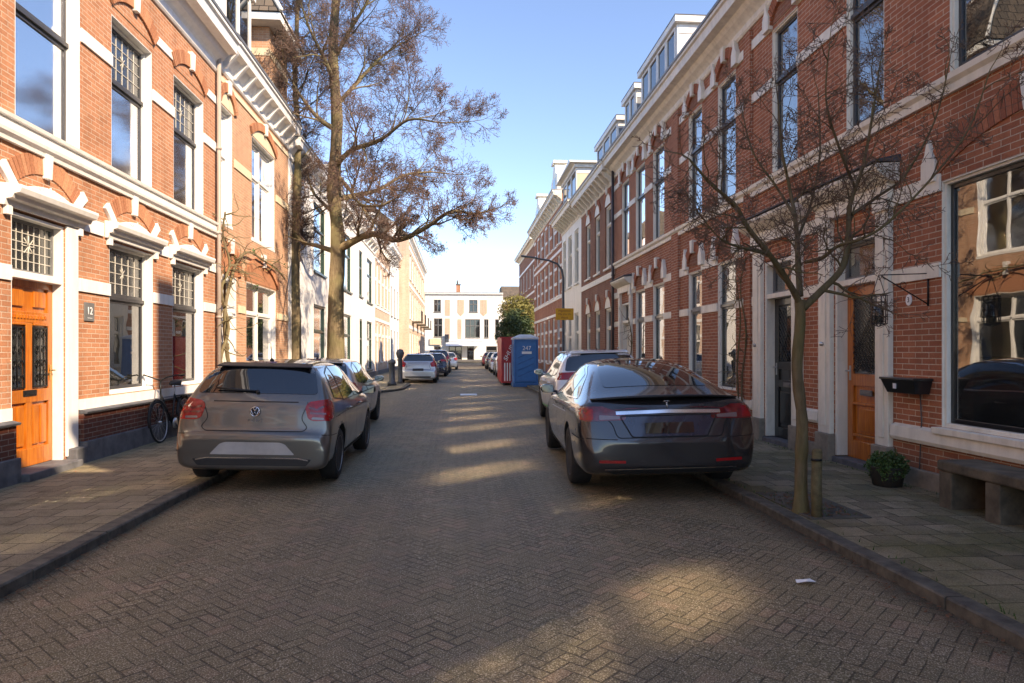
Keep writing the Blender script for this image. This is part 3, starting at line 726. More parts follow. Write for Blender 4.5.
# ---- left: white rendered house and farther rows
def simple_house(name, label, fac, a0, a1, top, ops, mat, bands=(), bandmat='white', corn=.35, frame='white', brackets=0, group=None, plinth='blue_stone', roofs=.8, archs=False, cat='house', org=None, depth=8., glass='glass_far', frz=.25, cmat='white'):
    if org is None: org = (fac.c, (a0 + a1) / 2, 0)
    h = thing(name, label, cat, org, group)
    wall(fac, h, a0, a1, 0, top, ops, M[mat], depth=depth)
    for (z0, z1) in bands: band(fac, h, a0, a1, z0, z1, [(o[0] - .05, o[1] + .05) for o in ops if o[2] < z1 and o[3] > z0], mat=bandmat)
    if plinth: m = fac.mb(); m.box(a0, a1, 0, .35, .001, .08); m.build('plinth', M[plinth], h)
    for o in ops:
        if len(o) > 4 and o[4] == 'door':
            d = fac.mb(); ring(d, o[0], o[1], o[2], o[3], .1, -.2, -.02); d.box(o[0] + .1, o[1] - .1, o[2] + 2.1, o[2] + 2.2, -.2, -.03); fr = d.build('door_frame', M[frame], h)
            d = fac.mb(); d.box(o[0] + .1, o[1] - .1, o[2], o[2] + 2.1, -.2, -.14); d.box(o[0] + .2, o[1] - .2, o[2] + .25, o[2] + .9, -.14, -.12); d.build('door', M[o[5]], h)
            g = fac.mb(); g.box(o[0] + .1, o[1] - .1, o[2] + 2.2, o[3] - .1, -.15, -.14); g.build('pane', M['glass_far'], fr)
        else:
            kw = o[4] if len(o) > 4 else {}
            window(fac, h, o[0], o[1], o[2], o[3], zt=o[2] + (o[3] - o[2]) * .64, frame=frame, sash=kw.get('sash', frame), glass=glass, detail=0, mull=kw.get('mull', 0), room=False)
        if archs: arch(fac, h, (o[0] + o[1]) / 2, o[1] - o[0] + .1, o[3] + .02, .22 if archs is True else archs, .2, ['voussR' if 'R' in mat else 'voussL'], keyh=.26, proud=.04, springers='point' if archs is True else 'none', n=11)
    if corn: cornice(fac, h, a0, a1, top - .5, top + .15, corn, brackets=brackets, frieze=frz, mat=cmat)
    if roofs: roof(fac, h, a0, a1, top + .17, roofs, 3., depth=depth)
    return h
G = 'houses farther down the left side'
hL3 = simple_house('white_house', 'white rendered house with dark green window frames behind the tall bare tree', FL, 21.35, 43., 8.0,
    [(25, 27.2, .6, 3.3), (30.6, 33.6, .6, 3.3), (36.4, 37.4, .1, 3.3, 'door', 'green_paint'), (39.2, 41.6, .5, 3.3), (25, 27.2, 4.5, 7.0), (30.6, 33.6, 4.4, 7.0), (36.2, 37.5, 4.5, 6.9), (39.2, 41.6, 4.4, 6.9)], 'render', frame='green_paint', corn=.4, brackets=18, group=G, glass='glass_up2')
CTX['org'] = tuple(hL3.location)
dormer(FL, hL3, 31, 34, 8.2, 9.9, -.5, n=2, side='white'); dormer(FL, hL3, 38, 40.5, 8.2, 9.8, -.4, n=2, side='white')
ops = []
for k in range(4):
    y = 43.8 + k * 2.1
    ops += [(y, y + 1.0, 4.6, 7.2)]; ops += [(y, y + 1.0, .9, 3.4)] if k % 3 else [(y, y + 1., .1, 3.4, 'door', 'black_paint')]
hL4 = simple_house('brick_row_house', 'pale washed brick house with white bands just past the white rendered house', FL, 43.05, 52., 8.7, ops, 'brickFar', bands=[(2.5, 2.7), (3.5, 3.7), (4.3, 4.5), (6., 6.2), (7.3, 7.5)], group=G, brackets=10, glass='glass_up2')
CTX['org'] = tuple(hL4.location); dormer(FL, hL4, 46, 48.5, 9.1, 10.8, -.5, side='white'); FL.mb().box(51.1, 51.7, 9., 12., -2.2, -1.4).build('chimney', M['brickL'], hL4)
hL4b = simple_house('gabled_house', 'white plastered house with a stepped gable between the pale brick houses on the left', FL, 52.05, 60., 9.6, [(y, y + 1.1, z, z + 2.3) for y in (52.8, 55.4, 58.) for z in (.9, 4.3, 7.) if z < 7], 'render', frame='grey_frame', group=G, corn=.3, glass='glass_up2')
CTX['org'] = tuple(hL4b.location); FL.mb().prism([(53.5, 9.76), (58.5, 9.76), (58.5, 10.4), (57.6, 10.4), (57.6, 11.2), (56.8, 11.2), (56.8, 12.), (55.2, 12.), (55.2, 11.2), (54.4, 11.2), (54.4, 10.4), (53.5, 10.4)], -.4, .02).build('gable', M['render'], hL4b, bevel=.02)
FL5 = Fac('L', -4.35); ops = []
for k in range(8):
    y = 61. + k * 3.4
    for z0, z1 in ((.8, 3.3), (4.5, 7.0), (8.0, 10.2)): ops.append((y, y + 1.7, z0, z1, {'mull': 1}))
hL5 = simple_house('tall_brick_house', 'tallest brick building at the far left end of the street, with balconies', FL5, 60.1, 88., 11.6, ops, 'brickFar', bands=[(3.6, 3.9), (7.3, 7.6), (10.5, 10.8)], group=G)
CTX['org'] = tuple(hL5.location)
for y in (64.2, 71., 77.8, 84.6):
    m = FL5.mb(); m.box(y - .3, y + 2.1, 4.25, 4.38, .0, .9); bb = m.build('balcony', M['concrete'], hL5)
    m = FL5.mb()
    for k in range(13): x = y - .28 + k * 2.34 / 12; m.box(x - .015, x + .015, 4.38, 5.3, .84, .87)
    m.box(y - .3, y + 2.1, 5.3, 5.35, .82, .89); m.build('railing', M['iron'], bb)

# ---- the building that closes the street
FE = Fac('E', 99.)
def X(px): return (px - 459) * .1447
ops = [(X(434), X(441), 7.2, 9.0, {'mull': 1}), (X(469), X(477.5), 7.2, 9.0, {'mull': 1}), (X(434), X(442.5), 3.6, 6.3, {'mull': 1}), (X(465), X(480), 3.5, 6.2, {'mull': 2}), (X(484), X(488.5), 3.5, 6.2, {'mull': 1}), (X(495), X(499), 3.5, 6.2),
       (X(449), X(462), .3, 2.3, {'mull': 1}), (X(467), X(474), .1, 2.4), (X(486), X(497), .4, 2.3), (X(434), X(441), .4, 2.3)]
hE = simple_house('corner_shop_building', 'sunlit white building with brick panels and shop awning at the far street end', FE, X(425), X(503), 9.9, ops, 'white', frame='grey_frame', corn=.35, plinth='blue_stone', roofs=0, cat='building', org=(0, 99, 0), depth=10)
for (p0, p1, z0, z1, shape) in ((445, 450, 6.7, 9., 0), (457.5, 464, 6.6, 9., 1), (480, 487, 6.6, 9., 1), (445, 450, 3.3, 6.3, 0), (457.5, 461.5, 3.3, 6.2, 0)):
    m = FE.mb(); x0, x1 = X(p0), X(p1)
    m.prism([(x0, z0 + .5 * shape), ((x0 + x1) / 2, z0), (x1, z0 + .5 * shape), (x1, z1), (x0, z1)], .001, .03); m.build('brick_panel', M['brickFar'], hE)
m = FE.mb(); m.box(X(445), X(482), 2.95, 3.2, .0, .35); m.prism_a([(2.95, .0), (2.95, .05), (2.35, 1.7), (2.30, 1.7), (2.88, 0)], X(446), X(481)); m.build('awning', M['grey_plastic'], hE)
m = FE.mb(); m.box(X(445), X(449), 2.9, 4.0, .2, .5); m.build('shop_sign', M['p_navy'], hE)
m = FE.mb(); m.box(X(430), X(441), 2.5, 3.4, .05, .2); m.build('shop_fascia', M['yellow'], hE)
m = FE.mb(); m.box(X(456), X(460.5), 9.9, 11.4, -3.2, -2.2); ch = m.build('chimney', M['brickL'], hE); m = FE.mb(); m.box(X(455.5), X(461), 11.4, 11.5, -3.3, -2.1); m.tube([(X(457.5), 11.5, -2.7), (X(457.5), 12.1, -2.7)], .14, 8); m.build('chimney_cap', M['blue_stone'], ch)
m = FE.mb(); m.box(X(450), X(457), .35, 1.0, .3, .9); m.build('display_stand', M['yellow'], hE)
ops = [(a, a + 1.2, z, z + 2., {}) for a in (7.5, 10.5, 13.5) for z in (.8, 4.2, 7.)]
hE2 = simple_house('corner_building', 'pale brick building beyond the junction, half hidden by the evergreen trees', Fac('E', 104.), 6.6, 17., 9.2, ops, 'brickL2', bands=[(3.4, 3.6), (6.6, 6.8)], cat='building', org=(11, 104, 0))

# ---- right side
def pilaster(f, m, a0, a1, z1=3.3):
    m.box(a0, a1, .45, z1, .0, .07)
    k = .3 * (a1 - a0); m.box(a0 + k, a1 - k, .55, z1 - .1, .07, .085)
    m.box(a0 - .02, a1 + .02, z1, z1 + .12, .0, .1)
def entry(f, h, d0, d1, p0, p1, q0, q1, mat, kind, canopy_z=3.45):
    """front door with pilasters either side and an entablature above"""
    m = f.mb(); pilaster(f, m, p0, p1); pilaster(f, m, q0, q1)
    m.box(p0 - .03, q1 + .03, 3.42, 3.62, .0, .1)
    m.prism_a([(3.62, 0), (3.62, .11), (3.66, .18), (3.72, .26), (3.78, .3), (3.82, .3), (3.84, 0)], p0 - .12, q1 + .12)
    m.box(d0, d0 + .05, .16, 3.1, -.24, -.002); m.box(d1 - .05, d1, .16, 3.1, -.24, -.002); m.box(d0 + .05, d1 - .05, 2.48, 2.56, -.22, -.01); m.box(d0 + .05, d1 - .05, 3.04, 3.1, -.22, -.01)
    e = m.build('door_surround', M['cream'], h, bevel=.006)
    for p, q in ((p0, p1), (q0, q1)): f.mb().box(p - .03, q + .03, 0, .45, .001, .11).build('pilaster_base', M['plinthR'], e, bevel=.012)
    m = f.mb(); m.prism_a([(3.842, 0), (3.842, .32), (3.86, .32), (3.93, 0)], p0 - .14, q1 + .14); m.build('lead_cap', M['lead'], e)
    for z in (1.15,): 
        for a in ((q0 + q1) / 2,): b = f.mb(); b.tube([(a, z + .55, .085), (a, z + .55, .12)], .03, 10); b.build('door_bell', M['steel'], e)
    w = f.mb(); ring(w, d0 + .052, d1 - .052, 2.562, 3.038, .04, -.18, -.12); t = w.build('transom_window', M['grey_frame'], h)
    g = f.mb(); g.box(d0 + .09, d1 - .09, 2.6, 3., -.155, -.15); g.build('pane', M['glass'], t)
    r = f.mb(); r.box(d0 + .06, d1 - .06, 2.57, 3.03, -.9, -.5); r.build('interior', M['room'], t)
    door(f, h, d0 + .052, d1 - .052, .15, 2.48, mat, .18, kind)
    s = f.mb(); s.box(d0 + .0, d1 - .0, 0, .148, -.26, .05); s.build('doorstep', M['blue_stone'], h, bevel=.01)
BR = 'red brick terrace houses'
def right_house(name, label, a0, a1, ops_g, ops_f, entries, mat='brickR', bandz=((2.40, 2.56), (3.33, 3.52), (5.98, 6.14), (6.93, 7.1)), detail=2, win_g=None, win_f=None, group=BR, top=7.35, zt_f=6.06):
    h = house(name, label, 'R', a0, a1, group=group); f = FR
    ops = [(w[0], w[1], w[2] if len(w) > 2 else .85, w[3] if len(w) > 3 else 3.36) for w in ops_g] + [(d[0], d[1], .14, 3.12) for d in entries] + [(w0, w1, 4.54, 6.92) for w0, w1 in ops_f]
    wall(f, h, a0, a1, 0, 7.75, ops, M[mat])
    gapg = [(w[0], w[1]) for w in ops_g] + [(d[2], d[5]) for d in entries]; gapf = [(w0, w1) for w0, w1 in ops_f]
    for z0, z1 in bandz:
        if z0 < 4: band(f, h, a0, a1, z0, z1, [(p, q) for p, q in gapg] if z0 < 3.3 else gapg, mat='cream')
        else: band(f, h, a0, a1, z0, z1, gapf if z0 < 6.9 else gapf, mat='cream')
    m = f.mb(); x = a0
    for d in sorted([(e[2] - .03, e[5] + .03) for e in entries]) + [(a1, a1)]:
        if d[0] - x > .03: f.mb().box(x, d[0], 0, .27, .001, .06).build('plinth', M['plinthR'], h, bevel=.01); f.mb().prism_a([(.56, 0), (.56, .05), (.6, .07), (.72, .06), (.75, .0)], x, d[0]).build('sill_band', M['cream'], h)
        x = d[1]
    b = f.mb(); b.prism_a([(4.32, 0), (4.32, .05), (4.40, .06), (4.44, .1), (4.50, .11), (4.54, .0)], a0, a1); b.build('sill_band', M['cream'], h)
    for k, w in enumerate(ops_g):
        z0 = w[2] if len(w) > 2 else .85; z1 = w[3] if len(w) > 3 else 3.36; big = w[1] - w[0] > 2
        window(f, h, w[0], w[1], z0, z1, zt=None if big else 2.5, sash='black_paint' if k % 2 == 0 else 'grey_frame', frame='cream', fw=.045, dep=-.025, liner='cream', detail=detail, glass='glass',
               curtain=[(.0, .08, 0, 1, 'curtain'), (.52, 1, .28, 1, 'curtain')] if big else [[(.12, 1, .0, .97, 'blind')], [(.4, 1, 0, 1, 'curtain')]][k % 2], sill=big, sticker=(w[0] + 1.32, w[0] + 1.39, .98, 1.08) if big and detail > 1 else False)  # big window: partial curtain added to stand in for a pale hazy reflection
        if big: arch(f, h, (w[0] + w[1]) / 2, w[1] - w[0] + .1, z1 + .08, .33, .28, ['voussR'], key='cream', keyh=.36, springers='point', keyw=.2)
        else: arch(f, h, (w[0] + w[1]) / 2, w[1] - w[0] - .05, 3.5, .3, .2, ['voussR'], key='cream', keyh=.28, springers='point', proud=.06, fill='brickR2')  # darker brick in the lunette stands in for the shade under the arch
    for k, (w0, w1) in enumerate(ops_f):
        window(f, h, w0, w1, 4.54, 6.92, zt=zt_f, sash='sash_dark', frame='cream', fw=.04, dep=-.025, liner='cream', detail=detail, glass=win_f or 'glass', curtain=None if win_f else sun_curt(k + 1), sill=False)
        arch(f, h, (w0 + w1) / 2, w1 - w0 - .05, 7.0, .26, .2, ['voussR'], key='cream', keyh=.28, springers='point', proud=.06, fill='brickR2')  # upper lunettes likewise carry the recess shade as a browner brick
    for e in entries: entry(f, h, *e)
    cornice(f, h, a0, a1, top, 7.98, .45, mat='cream', frieze=.22)
    return h
hR1 = right_house('brick_house', 'shaded red brick house with a big picture window and an orange wooden door', -2.4, 9.7, [(4.55, 7.0, .78, 3.43), (.4, 2.6, .78, 3.43)], [(5.0, 6.88), (8.0, 8.82), (.8, 2.3)], [(8.1, 9.1, 7.82, 8.08, 9.12, 9.42, 'orange_wood', 'glazed')])
roof(FR, hR1, -2.4, 9.7, 8.05, .75, 3.2, start=-.0)
# enamel number plate beside the orange door
m = FR.mb(); ov = [(7.53 + .05 * cos(t * pi / 8), 2.19 + .065 * sin(t * pi / 8)) for t in range(16)]; m.prism(ov, .001, .012); pl_ = m.build('number_plate', M['letter_white'], hR1)
text_mesh('3', .085, M['letter_dark'], 'number', pl_, lambda u, v, w: Vector((5.2 - .014 - w, 7.53 - u, 2.19 + v)) - Vector(hR1.location))
hR2 = right_house('brick_house', 'shaded red brick house with a black front door behind the small bare tree', 9.702, 16.4, [(12.5, 13.4), (14.3, 15.15)], [(10.15, 11.0), (12.5, 13.4), (14.3, 15.15)], [(10.23, 11.28, 9.96, 10.22, 11.3, 11.62, 'black_paint', 'black')])
for p, q in ((11.75, 12.02), (15.75, 16.25)): FR.mb().box(p, q, .3, 7.3, .001, .06).build('brick_pier', M['brickR'], hR2)
roof(FR, hR2, 9.7, 16.4, 8.05, .75, 3.2)
hR3 = right_house('brick_house', 'red brick house with sky reflecting in its tall upper windows, white dormers on its roof', 16.402, 22.5, [(17.0, 18.0), (18.8, 19.8)], [(17.0, 18.0), (18.8, 19.8), (20.6, 21.5)], [(20.4, 21.5, 20.15, 20.38, 21.52, 21.75, 'cream', 'black')], win_f='glass_sky', detail=1)
roof(FR, hR3, 16.4, 22.5, 8.05, .75, 3.2)
downpipe(FR, hR3, 22.42, .1, 7.6, 'pipe_dark')
CTX['org'] = tuple(hR3.location)
dormer(FR, hR3, 16.8, 20.2, 8.1, 10.0, -.3, n=4, side='white', back=3.2); dormer(FR, hR3, 21.0, 22.45, 8.1, 9.95, -.35, n=2, side='dormer_grey', back=3)
# arched brown brick house
def arched(name, label, a0, a1, ops, mat, trim, group, top=7.75):
    h = house(name, label, 'R', a0, a1, group=group); f = FR
    wall(f, h, a0, a1, 0, top, ops, M[mat])
    for o in ops:
        w = o[1] - o[0]
        window(f, h, o[0], o[1], o[2], o[3], zt=o[2] + (o[3] - o[2]) * .7, frame='cream', sash='cream', glass='glass_far', detail=0, room=False)
        arch(f, h, (o[0] + o[1]) / 2, w + .02, o[3] + .01, w * .42, .2, ['voussR' if mat != 'cream' else 'voussR'] if mat != 'cream' else ['voussR'], key='cream', keyh=.26, fill='cream', proud=.03, n=13)
    band(f, h, a0, a1, 4.1, 4.3, mat=trim); m = f.mb(); m.box(a0, a1, 0, .35, .001, .07); m.build('plinth', M['plinthR'], h)
    cornice(f, h, a0, a1, top - .5, top + .2, .5, mat='cream', brackets=int((a1 - a0) / .55), bmat='cream')
    roof(f, h, a0, a1, top + .22, .75, 3.2)
    return h
GR = 'houses farther down the right side'
hR4 = arched('arched_brick_house', 'brown brick house with round arched windows and downpipe at its near edge', 22.502, 28.8,
    [(a, a + .95, z0, z1) for a in (23.1, 24.95, 26.8) for z0, z1 in ((.8, 3.1), (4.5, 6.7))], 'brickR2', 'cream', GR)
CTX['org'] = tuple(hR4.location); dormer(FR, hR4, 23.2, 26.8, 8., 9.7, -.3, n=3, side='dormer_grey')
hR5 = simple_house('cream_house', 'cream painted house with gabled dormer behind the yellow sign', FR, 28.802, 34.3, 7.9,
    [(29.5, 30.5, .9, 3.3), (31.4, 32.2, .1, 3.3, 'door', 'grey_frame'), (33, 33.9, .9, 3.3), (29.5, 30.5, 4.6, 7.0), (31.3, 32.3, 4.6, 7.0), (33, 33.9, 4.6, 7.0)], 'cream', corn=.6, brackets=9, group=GR, frame='cream', cmat='cream')
CTX['org'] = tuple(hR5.location)
dormer(FR, hR5, 29.6, 33.4, 8.05, 9.8, .05, n=3, side='yellow', back=3)
m = FR.mb(); m.add([(29.3, 9.8, .4), (33.7, 9.8, .4), (31.5, 10.5, .1), (29.3, 9.8, -3.2), (33.7, 9.8, -3.2), (31.5, 10.5, -3.2)], [(0, 1, 2), (0, 2, 5, 3), (1, 4, 5, 2), (3, 5, 4), (0, 3, 4, 1)]); m.build('dormer_roof', M['cream'], hR5)
ops = []
for k in range(6):
    y = 35.0 + k * 1.98
    for z0, z1 in ((4.5, 6.6), (7.2, 8.9)): ops.append((y, y + .95, z0, z1))
    ops.append((y, y + .95, .9, 3.4) if k % 3 else (y, y + .95, .1, 3.4, 'door', 'black_paint'))
hR6 = simple_house('banded_brick_house', 'dark red brick row striped with many white bands past the cream house', FR, 34.302, 46.9, 9.6, ops, 'brickR',
    bands=[(.9, 1.05), (1.8, 1.95), (2.6, 2.75), (3.45, 3.6), (4.3, 4.5), (5.1, 5.25), (5.9, 6.05), (6.7, 6.85), (7.1, 7.2), (7.9, 8.05), (8.8, 8.95)], corn=.5, group=GR, brackets=14, cmat='cream')
CTX['org'] = tuple(hR6.location)
for y in (35.6, 43.5):
    m = FR.mb(); m.prism([(y, 9.7), (y + 2.4, 9.7), (y + 2.4, 10.9), (y + 1.8, 11.1), (y + 1.5, 11.7), (y + .9, 11.7), (y + .6, 11.1), (y, 10.9)], -.6, .05); g_ = m.build('gable', M['cream'], hR6, bevel=.02)
    m = FR.mb(); m.box(y + .7, y + 1.7, 9.95, 10.9, .051, .06); m.build('pane', M['glass_far'], g_)
    m = FR.mb(); m.box(y + .75, y + 1.65, 11.7, 11.85, -.6, .15); m.build('gable_cap', M['white'], g_)
FT = Fac('R', 7.4); ops = [(y, y + 1.3, z, z + 2.) for y in (67.2, 70.5, 74, 77.5, 81) for z in (1, 4.6, 8.2)]
hR7 = simple_house('tall_brick_building', 'tall brick building with steep grey roof rising above the evergreen trees', FT, 66, 84, 12.6, ops, 'brickR2', bands=[(3.9, 4.1), (7.4, 7.6), (10.5, 10.7)], group=GR, roofs=1.3, corn=.6, cmat='cream')
# terrace continuing behind the viewer: it throws the shade that lies over the near road
hR0 = right_house('brick_house', 'red brick house behind the camera with a tall roof', -16, -2.402, [(-12, -10), (-7, -5)], [(-12, -10.5), (-7, -5.5)], [(-9.2, -8.2, -9.45, -9.22, -8.18, -7.9, 'black_paint', 'black')], detail=0)
roof(FR, hR0, -16, -2.4, 8.05, .9, 3.2)
CTX['org'] = tuple(hR0.location)
dormer(FR, hR0, -12, -7, 8.1, 10.25, -.3, n=3, side='white'); dormer(FR, hR0, -6.2, -2.5, 8.1, 10.25, -.3, n=3, side='white')  # unseen dormers added, their height set to shade the left plinth
CTX['org'] = tuple(hR1.location); dormer(FR, hR1, -2.2, -1.35, 8.1, 10.25, -.4, n=1, side='white'); dormer(FR, hR1, .05, 2.5, 8.1, 10.25, -.4, n=2, side='white'); dormer(FR, hR1, 3.2, 5.4, 8.1, 10.2, -.4, n=2, side='white')  # unseen dormers added, gap left so a sun patch reaches the left pavement
FR.mb().box(1.7, 2.3, 8.6, 13.4, -2., -1.3).build('chimney', M['brickR'], hR1)  # unseen chimney added to throw the slanting shadow on the left wall
# ------------------------------------------------------------------ cars (local: x right, y forward from the rear bumper, z up)
def smooth_mesh(vs, fs, lv=2, crease=None):
    me = bpy.data.meshes.new('body'); me.from_pydata(vs, [], fs)
    bm = bmesh.new(); bm.from_mesh(me); bmesh.ops.recalc_face_normals(bm, faces=bm.faces); bm.to_mesh(me); bm.free()
    o = bpy.data.objects.new('tmp', me); col.objects.link(o)
    s = o.modifiers.new('s', 'SUBSURF'); s.levels = lv; s.render_levels = lv; s.subdivision_type = 'CATMULL_CLARK'
    dg = bpy.context.evaluated_depsgraph_get(); r = bpy.data.meshes.new_from_object(o.evaluated_get(dg))
    bpy.data.objects.remove(o); bpy.data.meshes.remove(me); return r
def body_net(st):
    vs = []; fs = []
    def half(s):
        y, zb, hw, zl, wr, zt = s; lo = hw * .955; b3 = zb + (zl - zb) * .28; mid = zb + (zl - zb) * .58
        return [(0, zb), (hw * .8, zb), (hw * .95, zb + .04), (hw * .985, b3), (hw, mid), (hw * .992, zl - (zl - zb) * .16), (lo, zl),
                (lo * .86 + wr * .14, zl + (zt - zl) * .14), (lo * .2 + wr * .8, zl + (zt - zl) * .76), (wr * .88, zl + (zt - zl) * .95), (wr * .45, zt), (0, zt + .008)]
    n = 12
    for s in st:
        h = half(s)
        for x, z in h: vs.append((x, s[0], z))
        for x, z in h[1:-1][::-1]: vs.append((-x, s[0], z))
    m = 22
    for i in range(len(st) - 1):
        for k in range(m): fs.append((i * m + k, i * m + (k + 1) % m, (i + 1) * m + (k + 1) % m, (i + 1) * m + k))
    for i in (0, len(st) - 1):
        o = i * m; L = lambda k: o + (m - k) % m
        for k in range(11):
            a, b, c, d = o + k, o + k + 1, L(k + 1), L(k)
            q = []
            for t in (a, b, c, d):
                if t not in q: q.append(t)
            fs.append(tuple(q))
    return vs, fs
def inside(p, poly):
    c = False; n = len(poly); x, y = p
    for i in range(n):
        x1, y1 = poly[i]; x2, y2 = poly[i - 1]
        if (y1 > y) != (y2 > y) and x < (x2 - x1) * (y - y1) / (y2 - y1) + x1: c = not c
    return c
def rounded(poly, r=.03, seg=4):
    out = []; n = len(poly)
    for i in range(n):
        p0, p, p1 = Vector(poly[i - 1]), Vector(poly[i]), Vector(poly[(i + 1) % n])
        a, b = (p0 - p), (p1 - p); k = min(r, a.length * .45, b.length * .45)
        A, B = p + a.normalized() * k, p + b.normalized() * k
        for t in range(seg + 1):
            t /= seg; out.append(tuple(A * (1 - t) ** 2 + p * 2 * t * (1 - t) + B * t * t))
    return out
class Shell:
    def __init__(s, me): s.bvh = BVHTree.FromPolygons([v.co for v in me.vertices], [tuple(p.vertices) for p in me.polygons])
    def ray(s, o, d):
        h = s.bvh.ray_cast(Vector(o), Vector(d)); return h[0], h[1]
    def patch(s, poly, view, off=.004, step=.05, r=.0):
        """poly (u,v) seen from 'rear','front','left','right','top' -> verts, faces on the body surface"""
        if r: poly = rounded(poly, r)
        bnd = []
        for i in range(len(poly)):
            a, b = Vector(poly[i - 1]), Vector(poly[i]); k = max(1, int((b - a).length / step))
            for t in range(k): bnd.append(tuple(a.lerp(b, t / k)))
        us = [p[0] for p in bnd]; ws = [p[1] for p in bnd]; pts = list(bnd); nb = len(bnd)
        u = min(us) + step * .5
        while u < max(us):
            w = min(ws) + step * .5
            while w < max(ws):
                if inside((u, w), bnd) and min((u - q[0]) ** 2 + (w - q[1]) ** 2 for q in bnd) > (step * .35) ** 2: pts.append((u, w))
                w += step
            u += step
        res = delaunay_2d_cdt([Vector(p) for p in pts], [(i, (i + 1) % nb) for i in range(nb)], [], 1, 1e-5)
        vs = []
        for p in res[0]:
            q = s.hit(p[0], p[1], view, off); vs.append(q)
        fs = [f for f in res[2] if all(vs[i] is not None for i in f)]
        return [v if v is not None else (0, 0, 0) for v in vs], [tuple(f) for f in fs]
    def hit(s, u, w, view, off=.004):
        if view == 'rear': o, d = (u, -2, w), (0, 1, 0)
        elif view == 'front': o, d = (u, 9, w), (0, -1, 0)
        elif view == 'right': o, d = (3, u, w), (-1, 0, 0)
        elif view == 'left': o, d = (-3, u, w), (1, 0, 0)
        elif view == 'cr': k = .70711; o, d = (k * u + 3 * k, 1. + k * u - 3 * k - 1., w), (-k, k, 0)   # rear right corner
        elif view == 'cl': k = .70711; o, d = (-k * u - 3 * k, k * u - 3 * k, w), (k, k, 0)
        else: o, d = (u, w, 4), (0, 0, -1)
        loc, nr = s.ray(o, d)
        if loc is None: return None
        return tuple(loc + nr * (off if nr.dot(Vector(d)) < 0 else -off))
    def line(s, pts, view, w=.007, off=.003, step=.03, closed=False):
        vs = []; fs = []; P = [Vector(p) for p in pts]
        if closed: P.append(P[0])
        dense = []
        for a, b in zip(P, P[1:]):
            k = max(1, int((b - a).length / step))
            for t in range(k): dense.append(a.lerp(b, t / k))
        dense.append(P[-1])
        prev = None
        for i, p in enumerate(dense):
            t = dense[min(i + 1, len(dense) - 1)] - dense[max(i - 1, 0)]
            if t.length < 1e-9: continue
            t.normalize(); nn = Vector((-t.y, t.x)) * w / 2
            a = s.hit(*(p + nn), view, off); b = s.hit(*(p - nn), view, off)
            if a is None or b is None: prev = None; continue
            vs += [a, b]; k = len(vs)
            if prev is not None: fs.append((k - 4, k - 3, k - 1, k - 2))
            prev = 1
        return vs, fs
def put(name, par, mat, *pieces, smooth=True):
    m = MB()
    for v, f in pieces: m.add(v, f, 0, smooth)
    if not m.f: return None
    return m.build(name, M[mat], par, org=(0, 0, 0), recalc=False)
def wheel(par, x, y, r, w, side, rim='rim', spokes=5, lift=0.):
    t = MB(); h = w / 2
    t.lathe([(r * .66, -h * .9), (r * .9, -h), (r * .975, -h * .85), (r, -h * .5), (r, h * .5), (r * .975, h * .85), (r * .9, h), (r * .66, h * .9)], 40, (x, y, r + lift), 'x')
    for k in range(40):
        a = 2 * pi * k / 40; c, s_ = cos(a), sin(a)
    wo = t.build('wheel', M['rubber'], par, org=(0, 0, 0))
    k = MB(); o = x + side * h * .62
    k.lathe([(r * .69, side * h * .32), (r * .68, side * .02), (r * .6, -side * .01), (r * .3, -side * .05), (.001, -side * .05)], 40, (o, y, r + lift), 'x', close=False)
    k.lathe([(.001, side * .012), (.05, side * .01), (.06, -side * .03)], 16, (o, y, r + lift), 'x', close=False)
    for q in range(spokes):
        a = 2 * pi * q / spokes + .3; ca, sa = cos(a), sin(a)
        for sp_ in (-.11, .11):
            def P(rr, t_, xx): return (o + side * xx, y + rr * ca - t_ * sa, r + lift + rr * sa + t_ * ca)
            w0, w1 = .022, .028; c1 = sp_ * r * 1.0
            k.add([P(.04, -w0, -.0), P(.04, w0, .0), P(r * .67, c1 + w1, -.005), P(r * .67, c1 - w1, -.005), P(.04, -w0, -.04), P(.04, w0, -.04), P(r * .67, c1 + w1, -.05), P(r * .67, c1 - w1, -.05)],
                  [(0, 1, 2, 3), (4, 7, 6, 5), (0, 4, 5, 1), (1, 5, 6, 2), (2, 6, 7, 3), (3, 7, 4, 0)])
    k.build('rim', M[rim], wo, org=(0, 0, 0))
    b = MB(); b.lathe([(.001, 0), (r * .6, 0)], 24, (o - side * .06, y, r + lift), 'x', close=False); b.build('brake_disc', M['car_trim'], wo, org=(0, 0, 0))
    return wo
def mirror_geo(par, sgn, x, y, z, mat):
    m = MB(); m.lathe([(.001, -.05), (.06, -.045), (.09, -.01), (.095, .03), (.085, .045)], 16, (sgn * (x + .11), y, z), 'y')
    for i in range(len(m.v)):
        v = m.v[i]; m.v[i] = (sgn * (x + .11) + (v[0] - sgn * (x + .11)) * 1.15, v[1], z + (v[2] - z) * .72)
    m.tube([(sgn * (x - .06), y + .04, z - .06), (sgn * (x + .06), y + .01, z - .03)], .022, 6)
    o = m.build('mirror', M[mat], par, org=(0, 0, 0))
    g = MB(); g.box(sgn * (x + .11) - .085, sgn * (x + .11) + .085, y - .056, y - .05, z - .055, z + .055); g.build('mirror_glass', M['car_glass'], o, org=(0, 0, 0))
